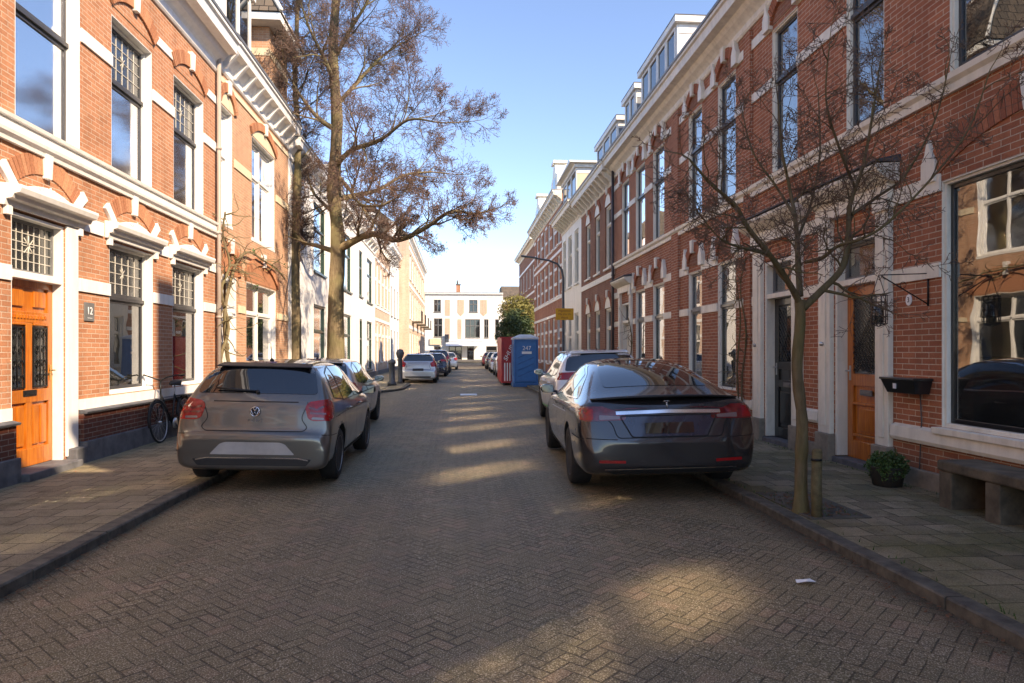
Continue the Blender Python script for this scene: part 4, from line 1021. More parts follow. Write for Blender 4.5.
def car_base(name, label, st, mat, loc, rot, group, wheels, lv=2, roll=0., rim='rim', spokes=5, lift=0.):
    t = thing(name, label, 'car', loc, group, rot); t.rotation_euler = (0, roll, rot); CTX['org'] = (0, 0, 0)
    me = smooth_mesh(*body_net(st), lv=lv)
    sh = Shell(me)
    for p in me.polygons: p.use_smooth = True
    body = bpy.data.objects.new('body', me); col.objects.link(body)
    me.materials.clear(); me.materials.append(M[mat]); me.materials.append(M['gap'])
    r, w, ya, yb, xo = wheels
    c = MB()
    for y in (ya, yb):
        for s_ in (-1, 1): c.lathe([(r + .055, -.22), (r + .055, .22)], 40, (s_ * (xo - .06), y, r + lift), 'x', mi=0, smooth=True)
    co = c.build('cut', M['gap'], None, org=(0, 0, 0)); 
    b = body.modifiers.new('b', 'BOOLEAN'); b.object = co; b.operation = 'DIFFERENCE'; b.solver = 'EXACT'; b.material_mode = 'TRANSFER'
    dg = bpy.context.evaluated_depsgraph_get(); nm = bpy.data.meshes.new_from_object(body.evaluated_get(dg)); body.modifiers.clear(); body.data = nm; nm.name = 'body'
    bpy.data.objects.remove(co); body.parent = t
    for y in (ya, yb):
        for s_ in (-1, 1): wheel(t, s_ * (xo - w / 2), y, r, w, s_, rim, spokes, lift=lift)
    return t, body, sh
def sym(poly): return [(-u, v) for u, v in poly][::-1]
def both(sh, poly, view_r, off=.004, step=.05, r=0.):
    vl = {'right': 'left', 'cr': 'cl'}[view_r]
    return sh.patch(poly, view_r, off, step, r), sh.patch(poly, vl, off, step, r)
def badge(par, y, z, tilt, parts, mat='chrome', name='badge'):
    m = MB()
    for pts, rad in parts: m.tube([(u, y + v * tilt, z + v) for u, v in pts], rad, 5)
    return m.build(name, M[mat], par, org=(0, 0, 0))

# ---- warm grey hatchback, left foreground
def hatch_stations(L, hw, H, wag=0., bz=0.):
    s = H / 1.455
    T = [(0.0, .26, .77, .44, .70, .55), (.006, .225, .825, .50, .76, .625), (.05, .21, .858, .55, .79, .648), (.066, .205, .866, .64, .79, .70), (.082, .205, .870, .76, .78, .88), (.115, .205, .873, .87, .77, 1.0),
         (.20, .20, .875, .93, .73, 1.12), (.32, .20, .875, .955, .68, 1.28), (.42, .20, .875, .96, .645, 1.385), (.56, .20, .875, .955, .615, 1.425), (1.1, .20, .875, .945, .60, 1.45), (1.7, .20, .875, .935, .60, 1.455),
         (2.1, .20, .875, .925, .59, 1.43), (2.45, .20, .872, .915, .57, 1.34), (2.75, .20, .87, .905, .585, 1.19), (3.0, .20, .868, .895, .64, 1.04), (3.12, .20, .866, .885, .70, .975), (3.4, .20, .86, .85, .70, .93), (3.7, .20, .84, .78, .66, .86), (3.9, .21, .79, .68, .6, .76), (4.0, .24, .7, .56, .5, .62), (4.04, .30, .6, .46, .42, .5)]
    k = hw / .875; o = []
    for (y, zb, w, zl, wr, zt) in T:
        yy = y if y < .6 else .6 + (y - .6) * (L - .6) / (4.04 - .6)
        o.append((yy, zb + bz * .6, w * k, (zl - .2) * s + .2 + bz * .4, wr * k, (zt - .2) * s + .2))
    return o
def hatchback(name, label, mat, loc, rot, group, L=4.05, hw=.875, H=1.455, detail=2, roll=0., rim='rim', spokes=5, bz=0., light='std', lv=2, r=.315, lift=0.):
    st = hatch_stations(L, hw, H, bz=bz); s = (H) / 1.455; k = hw / .875; q = (L - .6) / 3.44
    Y = lambda y: y if y < .6 else .6 + (y - .6) * q
    Z = lambda z: (z - .2) * s + .2 + bz * .3
    t, body, sh = car_base(name, label, st, mat, loc, rot, group, (r, .205, Y(.74), Y(3.22), hw - .015), lv, roll, rim, spokes, lift)
    rw = [(x * k, Z(z)) for x, z in [(-.69, 1.075), (.69, 1.075), (.645, 1.22), (.575, 1.372), (-.575, 1.372), (-.645, 1.22)]]
    put('rear_window', body, 'car_glass', sh.patch(rw, 'rear', .005, .05, .05))
    # side glass
    fd = [(Y(1.98), Z(.96)), (Y(2.86), Z(.95)), (Y(2.55), Z(1.18)), (Y(2.18), Z(1.345)), (Y(1.98), Z(1.37))]
    rd = [(Y(1.05), Z(.965)), (Y(1.93), Z(.96)), (Y(1.93), Z(1.372)), (Y(1.15), Z(1.375))]
    qt = [(Y(.52), Z(1.02)), (Y(1.0), Z(.975)), (Y(1.08), Z(1.365)), (Y(.72), Z(1.3))]
    for pg in (qt, rd, fd):
        for pc in both(sh, pg, 'right', .005, .06, .03): put('side_window', body, 'car_glass', pc)
    put('windscreen', body, 'car_glass', sh.patch([(-.6 * k, Z(1.36)), (-.72 * k, Z(1.0)), (.72 * k, Z(1.0)), (.6 * k, Z(1.36))], 'front', .005, .07, .04))
    put('window_trim', body, 'car_trim', *[p for pg in (qt, rd, fd) for v in ('right', 'left') for p in [sh.line(rounded(pg, .03), v, .022, .0035, closed=True)]])
    put('sill_trim', body, 'car_trim', *[sh.patch([(Y(1.1), .22 + bz * .5), (Y(2.85), .22 + bz * .5), (Y(2.85), .29 + bz * .5), (Y(1.1), .29 + bz * .5)], v, .006, .06) for v in ('right', 'left')])
    # lights
    if light == 'std': lt = [(.60, .80), (.66, .775), (.86, .78), (.88, 1.0), (.80, 1.02), (.60, .99), (.56, .93)]
    elif light == 'tall': lt = [(.60, .80), (.84, .80), (.82, 1.05), (.74, 1.30), (.66, 1.30), (.70, 1.06), (.56, .98)]
    else: lt = [(.45, .93), (.84, .93), (.85, 1.05), (.47, 1.06)]
    sideL = [(.03, Z(.80)), (.20, Z(.80)), (.34, Z(.93)), (.31, Z(1.0)), (.06, Z(1.01))]
    for sg in (1, -1):
        pg = [(sg * u * k, Z(v)) for u, v in lt]
        if sg < 0: pg = pg[::-1]
        pcs = [sh.patch(pg, 'rear', .007, .04, .03)]
        side_pc = (sh.patch(sideL if light != 'bar' else [(.03, Z(.93)), (.22, Z(.93)), (.22, Z(1.05)), (.03, Z(1.05))], 'right' if sg > 0 else 'left', .007, .04, .03))
        o = put('tail_light', t, 'red_lens', *pcs); put('side_lens', o, 'red_lens', side_pc)
        if detail > 1:
            in_ = [(sg * u * k, Z(v)) for u, v in [(.64, .795), (.78, .79), (.78, .815), (.65, .82)]]
            put('reversing_light', o, 'dim_lens', sh.patch(in_ if sg > 0 else in_[::-1], 'rear', .0095, .04, .01))
            put('light_bar', o, 'red_lens_dark', sh.line([(sg * .60 * k, Z(.93)), (sg * .7 * k, Z(.90)), (sg * .8 * k, Z(.96))], 'rear', .025, .0095), sh.line([(sg * .62 * k, Z(.865)), (sg * .8 * k, Z(.86))], 'rear', .02, .0095))
    [put('headlight', t, 'clear_lens', pc) for pc in [sh.patch([(Y(3.6), Z(.62)), (Y(3.85), Z(.60)), (Y(3.78), Z(.70)), (Y(3.5), Z(.74))], v, .006, .05, .02) for v in ('right', 'left')]]
    lw = .009 if detail > 1 else .014
    # tailgate outline, crease, bumper line
    gate = [(-.60 * k, Z(1.0)), (-.52 * k, Z(.80)), (-.60 * k, Z(.70)), (-.55 * k, Z(.655)), (.55 * k, Z(.655)), (.60 * k, Z(.70)), (.52 * k, Z(.80)), (.60 * k, Z(1.0))]
    gaps = [sh.line(rounded(gate, .05)[3:-2], 'rear', lw), sh.line([(-.48 * k, Z(.985)), (.48 * k, Z(.985))], 'rear', lw * 1.2)]
    for v in ('right', 'left'):
        gaps += [sh.line([(Y(1.95), Z(1.38)), (Y(1.95), Z(.9)), (Y(1.95), .31)], v, lw), sh.line([(Y(1.02), Z(.97)), (Y(1.02), Z(.7)), (Y(1.16), .5), (Y(1.2), .31)], v, lw), sh.line([(Y(2.9), Z(.93)), (Y(2.95), .6), (Y(2.85), .31)], v, lw),
                 sh.line([(Y(1.1), .31 + bz * .4), (Y(2.85), .31 + bz * .4)], v, lw), sh.line([(.04, .62), (.42, .60)], v, lw), sh.line([(Y(.35), Z(.80)), (Y(1.0), Z(.815)), (Y(2.9), Z(.80)), (Y(3.4), Z(.76))], v, .006, .002)]
    put('panel_gaps', body, 'gap', *gaps)
    # bumper: proud lip with number plate recess and lower diffuser
    put('number_plate_recess', body, 'plate' if detail > 1 else 'p_silver' if mat != 'p_silver' else 'car_trim', sh.patch([(-.47, .395), (.47, .395), (.36, .515), (.30, .535), (-.30, .535), (-.36, .515)] if detail > 1 else [(-.27, Z(.60)), (.27, Z(.60)), (.27, Z(.72)), (-.27, Z(.72))], 'rear', .006, .04, .02))
    put('diffuser', body, 'car_trim', sh.patch([(-.60, .27), (.60, .27), (.66, .345), (.60, .35), (-.60, .35), (-.66, .345)] if bz < .05 else [(-.8, .27), (.8, .27), (.8, .42), (-.8, .42)], 'rear', .005, .05, .02))
    if detail > 1:
        put('chrome_strip', body, 'chrome', sh.line([(-.62, .335), (-.5, .358), (.5, .358), (.62, .335)], 'rear', .014, .011))
        put('bumper_crease', body, 'p_grey', sh.line([(-.84, .43), (-.5, .42)], 'rear', .018, .014), sh.line([(.5, .42), (.84, .43)], 'rear', .018, .014), sh.line([(-.80, .60), (-.5, .60), (.5, .60), (.80, .60)], 'rear', .012, .006))
        y0 = sh.hit(0, .875, 'rear')[1] - .004; Rr = .052
        ring_ = [(Rr * cos(a * pi / 14), Rr * sin(a * pi / 14)) for a in range(29)]
        disc = MB(); disc.lathe([(.001, 0), (Rr, 0), (Rr, .01), (.001, .012)], 28, (0, y0 - .006, .875), 'y', close=False); d_ = disc.build('badge', M['car_trim'], body, org=(0, 0, 0))
        badge(d_, y0 - .009, .875, .0, [(ring_, .006), ([(-.022, .045), (0, .006), (.022, .045)], .005), ([(-.045, .022), (-.021, -.042), (0, .0), (.021, -.042), (.045, .022)], .005)], name='emblem_lines')
        yt = sh.hit(0, .775, 'rear')[1] - .006
        text_mesh('POLO', .045, M['chrome'], 'model_lettering', body, lambda u, v, w: Vector((u, yt - w, .775 + v)), .004, 1.6)
    # spoiler lip, wipers, aerial, handles, mirrors
    m = MB(); z = Z(1.392); ys = sh.hit(0, Z(1.375), 'rear')[1]
    m.add([(-.555 * k, ys - .03, z - .02), (.555 * k, ys - .03, z - .02), (.54 * k, ys + .15, z + .0), (-.54 * k, ys + .15, z + .0), (-.555 * k, ys - .035, z - .005), (.555 * k, ys - .035, z - .005), (.53 * k, ys + .15, z + .032), (-.53 * k, ys + .15, z + .032)],
          [(0, 1, 2, 3), (4, 7, 6, 5), (0, 4, 5, 1), (1, 5, 6, 2), (2, 6, 7, 3), (3, 7, 4, 0)]); sp = m.build('roof_spoiler', M['car_trim' if detail > 1 else mat], t, org=(0, 0, 0), bevel=.008)
    put('brake_light', body, 'red_lens_dark', sh.line([(-.13, Z(1.392)), (.13, Z(1.392))], 'rear', .014, .045))
    if detail > 1:
        m = MB(); a0 = sh.hit(.0, Z(1.10), 'rear'); m.tube([(0, a0[1] - .02, a0[2]), (-.30, a0[1] - .012, a0[2] + .02), (-.46, a0[1] - .01, a0[2] + .03)], .010, 6); m.tube([(.0, a0[1], a0[2] - .02), (0, a0[1] - .03, a0[2])], .022, 8); m.build('rear_wiper', M['car_trim'], t, org=(0, 0, 0))
    rz = sh.hit(0, Y(.75), 'top')[2]
    m = MB(); m.tube([(0, Y(.72), rz), (0, Y(.70), rz + .03)], [.03, .014], 8); m.tube([(0, Y(.70), rz + .02), (-.0, Y(.70) - .05, rz + .22)], [.006, .004], 6); m.build('aerial', M['car_trim'], t, org=(0, 0, 0))
    for sg, v in ((1, 'right'), (-1, 'left')):
        for yh in (1.22, 2.1):
            p = sh.hit(Y(yh), Z(.84), v); m = MB(); m.tube([(p[0], Y(yh) - .0, Z(.84)), (p[0] + sg * .025, Y(yh) + .03, Z(.842)), (p[0] + sg * .025, Y(yh) + .17, Z(.842)), (p[0], Y(yh) + .2, Z(.84))], .012, 6); m.build('door_handle', M[mat], t, org=(0, 0, 0))
        mirror_geo(t, sg, hw * .93, Y(2.72), Z(1.0), mat if mat != 'p_grey' else 'car_trim')
    put('fuel_flap', body, 'gap', sh.line(rounded([(Y(.48), Z(.66)), (Y(.66), Z(.66)), (Y(.66), Z(.80)), (Y(.48), Z(.80))], .03), 'right', .006, closed=True))
    return t, body, sh, Y, Z
GC = 'cars parked along the kerbs'
PAVE = .075
hatchback('parked_car', 'warm grey hatchback with large red tail lights parked half on the left pavement', 'p_grey', (-2.34, 7.92, .035), R(-.3), GC, roll=R(1.4), r=.315, hw=.865)
hatchback('parked_car', 'silver hatchback parked directly in front of the warm grey hatchback', 'p_silver', (-2.78, 12.75, .03), R(-1.), GC, L=4.1, H=1.43, detail=1, roll=R(1.5), r=.31)
# white crossover
t_, b_, s_, Y_, Z_ = hatchback('parked_car', 'white crossover with green sill stripe parked in front of the dark saloon', 'p_white', (2.80, 12.9, .03), R(-1.2), GC, L=4.45, hw=.925, H=1.63, detail=1, roll=R(-1.5), bz=.05, light='bar', r=.35, spokes=6)
put('green_stripe', b_, 'car_green', *[s_.line([(Y_(1.15), .40), (Y_(2.8), .37)], v, .035, .006) for v in ('left', 'right')])
m = MB()
for sg in (-1, 1): m.tube([(sg * .60, .75, s_.hit(sg * .6, .75, 'top')[2] - .005), (sg * .60, .85, s_.hit(sg * .6, .85, 'top')[2] + .05), (sg * .58, 2.3, s_.hit(sg * .58, 2.3, 'top')[2] + .05), (sg * .56, 2.5, s_.hit(sg * .56, 2.5, 'top')[2] - .005)], .014, 6)
m.build('roof_rails', M['steel'], t_, org=(0, 0, 0))
# far cars on the left
hatchback('parked_car', 'silver estate car with tall red tail lights beside the kerb corner on the left', 'p_silver', (-2.02, 34., .0), R(0), GC, L=4.7, hw=.93, H=1.50, detail=1, light='tall', r=.33)
hatchback('parked_car', 'dark blue car in front of the silver estate car on the left', 'p_navy', (-1.62, 42.5, 0), R(-1), GC, L=4.3, hw=.88, H=1.5, detail=1, light='bar')
hatchback('parked_car', 'black people carrier, third car beyond the kerb corner on the left', 'p_black', (-1.55, 49.5, 0), R(-1), GC, L=4.6, hw=.92, H=1.75, detail=1, light='tall')
hatchback('parked_car', 'grey car farthest up the left side near the junction', 'p_silver', (-1.0, 58., 0), R(-1), GC, L=4.2, hw=.88, H=1.5, detail=1)
# far cars on the right, nose towards the viewer side of the road
hatchback('parked_car', 'grey car tucked behind the red container on the right', 'p_silver', (3.1, 41., 0.03), R(0), GC, L=4.3, hw=.89, H=1.5, detail=1, light='bar')
hatchback('parked_car', 'white car farther up behind the red container on the right', 'p_white', (3.15, 49., .03), R(0), GC, L=4.3, hw=.89, H=1.5, detail=1)
hatchback('parked_car', 'dark car between the white and the red car on the far right', 'p_black', (3.2, 58., .03), R(0), GC, L=4.3, hw=.89, H=1.5, detail=1)
hatchback('parked_car', 'small red car farthest up the right side', 'p_red', (3.35, 72., .0), R(0), GC, L=4.1, hw=.88, H=1.5, detail=1, light='bar')

# ---- dark liftback saloon, right foreground
def saloon():
    hw = .975; G = .93
    st = [(0, .36, .72, .50, .62, .60), (.03, .30, .84, .56, .70, .70), (.07, .27, .90, .68, .76, .84), (.11, .25, .935, .84, .80, .965), (.17, .235, .955, .93, .82, 1.045), (.28, .225, .965, .965, .80, 1.075),
          (.5, .21, .972, .975, .755, 1.135), (.85, .20, .975, .965, .69, 1.26), (1.25, .19, .975, .955, .635, 1.38), (1.7, .19, .972, .945, .60, 1.455), (2.15, .19, .97, .94, .59, 1.475), (2.6, .19, .97, .93, .59, 1.45),
          (3.0, .19, .968, .92, .60, 1.31), (3.35, .19, .966, .905, .65, 1.14), (3.6, .19, .962, .89, .72, 1.02), (3.75, .19, .96, .88, .76, .965), (4.15, .19, .945, .83, .76, .90), (4.55, .195, .90, .74, .70, .80), (4.8, .21, .82, .62, .6, .68), (4.93, .24, .7, .5, .5, .54), (4.97, .3, .6, .42, .42, .45)]
    t, body, sh = car_base('parked_car', 'dark midnight grey liftback saloon with chrome boot strip parked at the right kerb', st, 'p_dark', (2.24, 7.05, .03), R(-2.4), GC, (.345, .245, 1.06, 4.02, hw - .012), 3, R(-1.2), 'rim_dark', 10)
    k = 1.
    put('rear_window', body, 'car_glass', sh.patch([(-.60, .60), (.60, .60), (.56, 1.2), (.50, 1.62), (-.50, 1.62), (-.56, 1.2)], 'top', .004, .06, .08))
    put('glass_roof', body, 'car_glass', sh.patch([(-.50, 1.68), (.50, 1.68), (.50, 2.75), (-.50, 2.75)], 'top', .004, .07, .04))
    put('windscreen', body, 'car_glass', sh.patch([(-.52, 2.82), (.52, 2.82), (.70, 3.66), (-.70, 3.66)], 'top', .004, .07, .05))
    fd = [(2.42, .985), (3.46, .97), (3.1, 1.19), (2.75, 1.335), (2.42, 1.375)]; rd = [(1.42, 1.0), (2.37, .987), (2.37, 1.378), (1.95, 1.36), (1.5, 1.29)]
    qt = [(.86, 1.04), (1.37, 1.003), (1.44, 1.27), (1.15, 1.19)]
    for pg in (qt, rd, fd):
        for pc in both(sh, pg, 'right', .004, .06, .03): put('side_window', body, 'car_glass', pc)
    sil = rounded([(.80, 1.035), (3.52, .962), (3.1, 1.215), (2.75, 1.36), (2.35, 1.40), (1.9, 1.385), (1.4, 1.285)], .08)
    put('chrome_window_surround', body, 'chrome', *[sh.line(sil, v, .016, .006, closed=True) for v in ('right', 'left')])
    # spoiler lip
    m = MB(); N = 24; vs = []
    for i in range(N + 1):
        u = -1 + 2 * i / N; x = u * .80; y = .13 + .16 * u * u; z = 1.085 - .035 * u * u
        vs += [(x, y - .055, z + .012), (x, y - .05, z - .004), (x, y + .13, z + .0), (x, y + .10, z + .012)]
    m.add(vs, [(4 * i + a, 4 * i + (a + 1) % 4, 4 * i + 4 + (a + 1) % 4, 4 * i + 4 + a) for i in range(N) for a in range(4)] + [(0, 1, 2, 3), (4 * N + 3, 4 * N + 2, 4 * N + 1, 4 * N)], 0, True)
    m.build('boot_spoiler', M['car_trim'], t, org=(0, 0, 0))
    # lights wrap the corners
    for sg, v, vs_ in ((1, 'rear', 'right'), (-1, 'rear', 'left')):
        pg = [(sg * u, z) for u, z in [(.46, .845), (.90, .835), (.93, .90), (.91, .985), (.70, .99), (.46, .905)]]
        o = put('tail_light', t, 'red_lens_dark', sh.patch(pg if sg > 0 else pg[::-1], 'rear', .005, .035, .02)); put('side_lens', o, 'red_lens_dark', sh.patch([(.05, .84), (.24, .855), (.36, .93), (.30, .985), (.09, .985)], vs_, .005, .035, .02))
        pg = [(sg * u, z) for u, z in [(.80, .852), (.93, .850), (.93, .965), (.80, .965)]]
        put('lamp_cluster', o, 'red_lens', sh.patch(pg if sg > 0 else pg[::-1], 'rear', .008, .03, .02)); put('lamp_cluster', o, 'red_lens_dark', sh.patch([(.07, .86), (.20, .875), (.22, .96), (.1, .965)], vs_, .008, .03, .015))
        pg = [(sg * u, z) for u, z in [(.52, .856), (.74, .852), (.74, .90), (.52, .885)]]
        put('reversing_light', o, 'dim_lens', sh.patch(pg if sg > 0 else pg[::-1], 'rear', .008, .03, .01))
        rf = [(sg * u, z) for u, z in [(.48, .395), (.76, .405), (.76, .435), (.48, .425)]]
        put('reflector', t, 'red_lens', sh.patch(rf if sg > 0 else rf[::-1], 'rear', .006, .03, .008))
    put('chrome_strip', body, 'chrome', sh.line([(-.56, .915), (0, .925), (.56, .915)], 'rear', .034, .014))
    rc = [(-.40, .665), (.40, .665), (.52, .885), (-.52, .885)]
    rec = put('number_plate_recess', body, 'p_navy', sh.patch(rc, 'rear', .004, .04, .03)); put('recess_edge', rec, 'gap', sh.line(rounded(rc, .03), 'rear', .012, .006, closed=True))
    put('number_plate', t, 'car_glass', sh.patch([(-.26, .70), (.26, .70), (.26, .81), (-.26, .81)], 'rear', .012, .05, .01))
    gate = rounded([(-.72, 1.02), (-.66, .86), (-.60, .80), (-.56, .66), (.56, .66), (.60, .80), (.66, .86), (.72, 1.02)], .05)[3:-3]
    gaps = [sh.line(gate, 'rear', .009), sh.line([(-.88, .66), (-.56, .645)], 'rear', .008), sh.line([(.56, .645), (.88, .66)], 'rear', .008)]
    for v in ('right', 'left'):
        gaps += [sh.line([(2.39, .98), (2.4, .6), (2.38, .33)], v, .009), sh.line([(1.40, 1.0), (1.30, .80), (1.42, .6), (1.5, .33)], v, .009), sh.line([(3.5, .96), (3.52, .6), (3.4, .33)], v, .009), sh.line([(1.5, .33), (3.4, .33)], v, .009), sh.line([(.07, .66), (.62, .655)], v, .008)]
    put('panel_gaps', body, 'gap', *gaps)
    put('diffuser', body, 'car_trim', sh.patch([(-.62, .28), (.62, .28), (.70, .345), (-.70, .345)], 'rear', .005, .05, .02))
    put('diffuser_line', body, 'chrome', sh.line([(-.70, .335), (.70, .335)], 'rear', .010, .008))
    put('sill_trim', body, 'car_trim', *[sh.patch([(1.5, .21), (3.55, .21), (3.55, .28), (1.5, .28)], v, .005, .07) for v in ('right', 'left')])
    yb = sh.hit(0, 1.0, 'rear')[1] - .006
    badge(body, yb, .995, .35, [([(-.035, .034), (-.018, .040), (0, .041), (.018, .040), (.035, .034)], .0055), ([(-.012, .032), (0, .02), (0, -.045)], .0058), ([(.012, .032), (0, .02)], .005)])
    for sg, v in ((1, 'right'), (-1, 'left')):
        for yh in (1.62, 2.62):
            put('door_handle', t, 'chrome', sh.line([(yh, .85), (yh + .2, .853)], v, .024, .012))
        mirror_geo(t, sg, .9, 3.3, 1.02, 'p_dark')
        put('headlight', t, 'clear_lens', sh.patch([(4.4, .70), (4.75, .64), (4.7, .70), (4.35, .79)], v, .005, .05, .02))
    return t
saloon()
CTX['org'] = (0, 0, 0)
# ------------------------------------------------------------------ ground
def sheet(name, x0, x1, y0, y1, z, mat, n=1):
    m = MB(); m.add([(x0, y0, z), (x1, y0, z), (x1, y1, z), (x0, y1, z)], [(0, 1, 2, 3)]); return structure(m.build(name, M[mat], None, org=(0, 0, 0)))
CTX['org'] = (0, 0, 0)
sheet('ground', -600, 600, -600, 600, -.012, 'ground')
def undulating(name, mat, x0, x1, y0, y1, nx, ny, f):
    m = MB(); vs = [(x0 + (x1 - x0) * i / nx, y0 + (y1 - y0) * j / ny, 0) for j in range(ny + 1) for i in range(nx + 1)]
    vs = [(x, y, f(x, y)) for x, y, _ in vs]
    m.add(vs, [(j * (nx + 1) + i, j * (nx + 1) + i + 1, (j + 1) * (nx + 1) + i + 1, (j + 1) * (nx + 1) + i) for j in range(ny) for i in range(nx)], 0, True)
    return structure(m.build(name, M[mat], None, org=(0, 0, 0)))
def rz(x, y): return .008 * noise.noise(Vector((x * .8, y * .6, 0))) + .006 * noise.noise(Vector((x * 2.5, y * 2.2, 4))) - .0 
undulating('road', 'road', -3.1, 3.14, -20, 91, 40, 500, rz)
sheet('cross_street', -60, 60, 91.01, 97.2, .002, 'road')
sheet('shop_pavement', -60, 60, 97.2, 99.0, .08, 'flagL')
def pavement(name, mat, x0, x1, y0, y1):
    undulating(name, mat, x0, x1, y0, y1, 12, 240, lambda x, y: PAVE + .007 * noise.noise(Vector((x * 1.1, y * .9, 9))) + .004 * noise.noise(Vector((x * 4, y * 4, 2))) * (abs(x) < 5))
pavement('pavement', 'flagL', -5.2, -3.10, -20, 91); pavement('pavement', 'flagR', 3.13, 5.2, -20, 91)
def kerb(side, x0, x1):
    m = MB(); y = -20.; r = random.Random(5)
    while y < 91:
        L = 1.0; j = r.uniform(-.006, .006); z = PAVE + .006 + r.uniform(-.005, .005)
        a, b = (x0 + j, x1 + j); inner = b if side < 0 else a
        ch = .012
        poly = [(a, -.1), (b, -.1), (b, z - (ch if side < 0 else 0)), (b - (ch if side < 0 else 0), z), (a + (ch if side > 0 else 0), z), (a, z - (ch if side > 0 else 0))]
        vs = [(p, y + .006, q) for p, q in poly] + [(p, y + L - .006, q) for p, q in poly]; n = 6
        m.add(vs, [tuple(range(n)), tuple(range(2 * n - 1, n - 1, -1))] + [(i, i + n, (i + 1) % n + n, (i + 1) % n) for i in range(n)]); y += L
    structure(m.build('kerb', M['kerb'], None, org=(0, 0, 0)))
kerb(-1, -3.10, -2.95); kerb(1, 3.0, 3.13)
# kerb build-out beyond the silver hatchback
bo = [(-2.949, 26.5), (-2.55, 27.3), (-2.3, 28.2), (-2.25, 29.2), (-2.25, 32.0), (-2.35, 32.8), (-2.949, 33.4)]
m = MB(); m.prism(bo, -.01, PAVE + .002); structure(m.build('kerb', M['kerb'], None, org=(0, 0, 0)))
m = MB(); m.prism([(-2.95, 26.8), (-2.62, 27.5), (-2.42, 28.3), (-2.38, 32.0), (-2.5, 32.7), (-2.95, 33.2)], PAVE, PAVE + .007); structure(m.build('pavement', M['flagL'], None, org=(0, 0, 0)))
# pale patch set into the road
m = MB(); m.box(.05, .65, 24.6, 25.4, .001, .016); tag(structure(m.build('manhole_cover', M['grey_plastic'], None, org=(0, 0, 0))), 'pale rectangular cover set in the road', 'cover')
# tree pit soil
def clump(m, c, r, n, size, rr, flat=1., mi=0):
    for _ in range(n):
        p = Vector((rr.gauss(0, 1), rr.gauss(0, 1), rr.gauss(0, 1) * flat)); p = p.normalized() * r * rr.random() ** .4 if p.length else p
        p = Vector((c[0] + p.x, c[1] + p.y, c[2] + p.z * flat)); a = Vector((rr.uniform(-1, 1), rr.uniform(-1, 1), rr.uniform(-1, 1))).normalized(); b = a.orthogonal().normalized()
        s = size * rr.uniform(.6, 1.3); q = a.cross(b) * s * .5
        m.add([p - b * s * .9, p + q, p + b * s * .9, p - q], [(0, 1, 2, 3)], mi)
m = MB(); m.prism([(3.17, 5.95), (3.75, 5.95), (3.75, 7.1), (3.17, 7.1)], PAVE - .01, PAVE + .012); structure(m.build('tree_pit', M['ground'], None, org=(0, 0, 0)))
rr = random.Random(3); m = MB()
def leafbit(m, x, y, z, s, rr):
    a = rr.uniform(0, 6.28); t = rr.uniform(-.5, .5); u = Vector((cos(a), sin(a), t * .5)); v = Vector((-sin(a), cos(a), rr.uniform(-.3, .3))); p = Vector((x, y, z + .006))
    m.add([p - u * s, p + v * s * .5, p + u * s, p - v * s * .5], [(0, 1, 2, 3)])
for _ in range(2600):
    y = rr.uniform(2, 40); leafbit(m, 2.98 - abs(rr.gauss(0, .10)), y, .012, rr.uniform(.008, .022), rr)
for _ in range(1400):
    y = rr.uniform(3.5, 30); leafbit(m, -2.93 + abs(rr.gauss(0, .09)), y, .012, rr.uniform(.008, .02), rr)
for _ in range(220): leafbit(m, rr.uniform(3.2, 3.7), rr.uniform(6., 7.05), PAVE + .012, rr.uniform(.012, .03), rr)
for _ in range(260): leafbit(m, rr.uniform(3.2, 5.1), rr.uniform(3, 16), PAVE + .012, rr.uniform(.006, .016), rr)
for _ in range(300): leafbit(m, rr.uniform(-2.8, 2.9), rr.uniform(2.5, 16), .014, rr.uniform(.004, .010), rr)
stuff(m.build('fallen_leaves', M['dead_leaf'], None, org=(0, 0, 0)), 'brown leaf litter lying in the gutters and tree pit', 'leaf litter')
m = MB()
for _ in range(500):
    x = rr.choice([rr.uniform(3.18, 3.7), 3.15 + abs(rr.gauss(0, .03)), 5.1 - abs(rr.gauss(0, .05))]); y = rr.uniform(6., 7.1) if x > 3.2 and x < 3.8 else rr.uniform(3, 16)
    a = rr.uniform(0, 6.28); h = rr.uniform(.01, .035); p = Vector((x, y, PAVE)); d = Vector((cos(a), sin(a), 0)) * .006
    m.add([p - d, p + d, p + Vector((cos(a) * h * .4, sin(a) * h * .3, h + .01))], [(0, 1, 2)])
stuff(m.build('moss', M['leaf_green'], None, org=(0, 0, 0)), 'tufts of moss and weeds on the right pavement edges', 'weeds')
# scrap of paper
m = MB(); m.add([(-.07, -.02, .004), (.0, -.035, .018), (.075, -.01, .004), (.05, .03, .015), (-.02, .04, .006), (-.06, .02, .014), (0, 0, .022)], [(6, 0, 1), (6, 1, 2), (6, 2, 3), (6, 3, 4), (6, 4, 5), (6, 5, 0)])
o = m.build('paper_scrap', M['paper'], None, org=(0, 0, 0)); o.location = (2.37, 4.52, .012); tag(o, 'crumpled white scrap of paper lying on the road near the right kerb', 'litter')

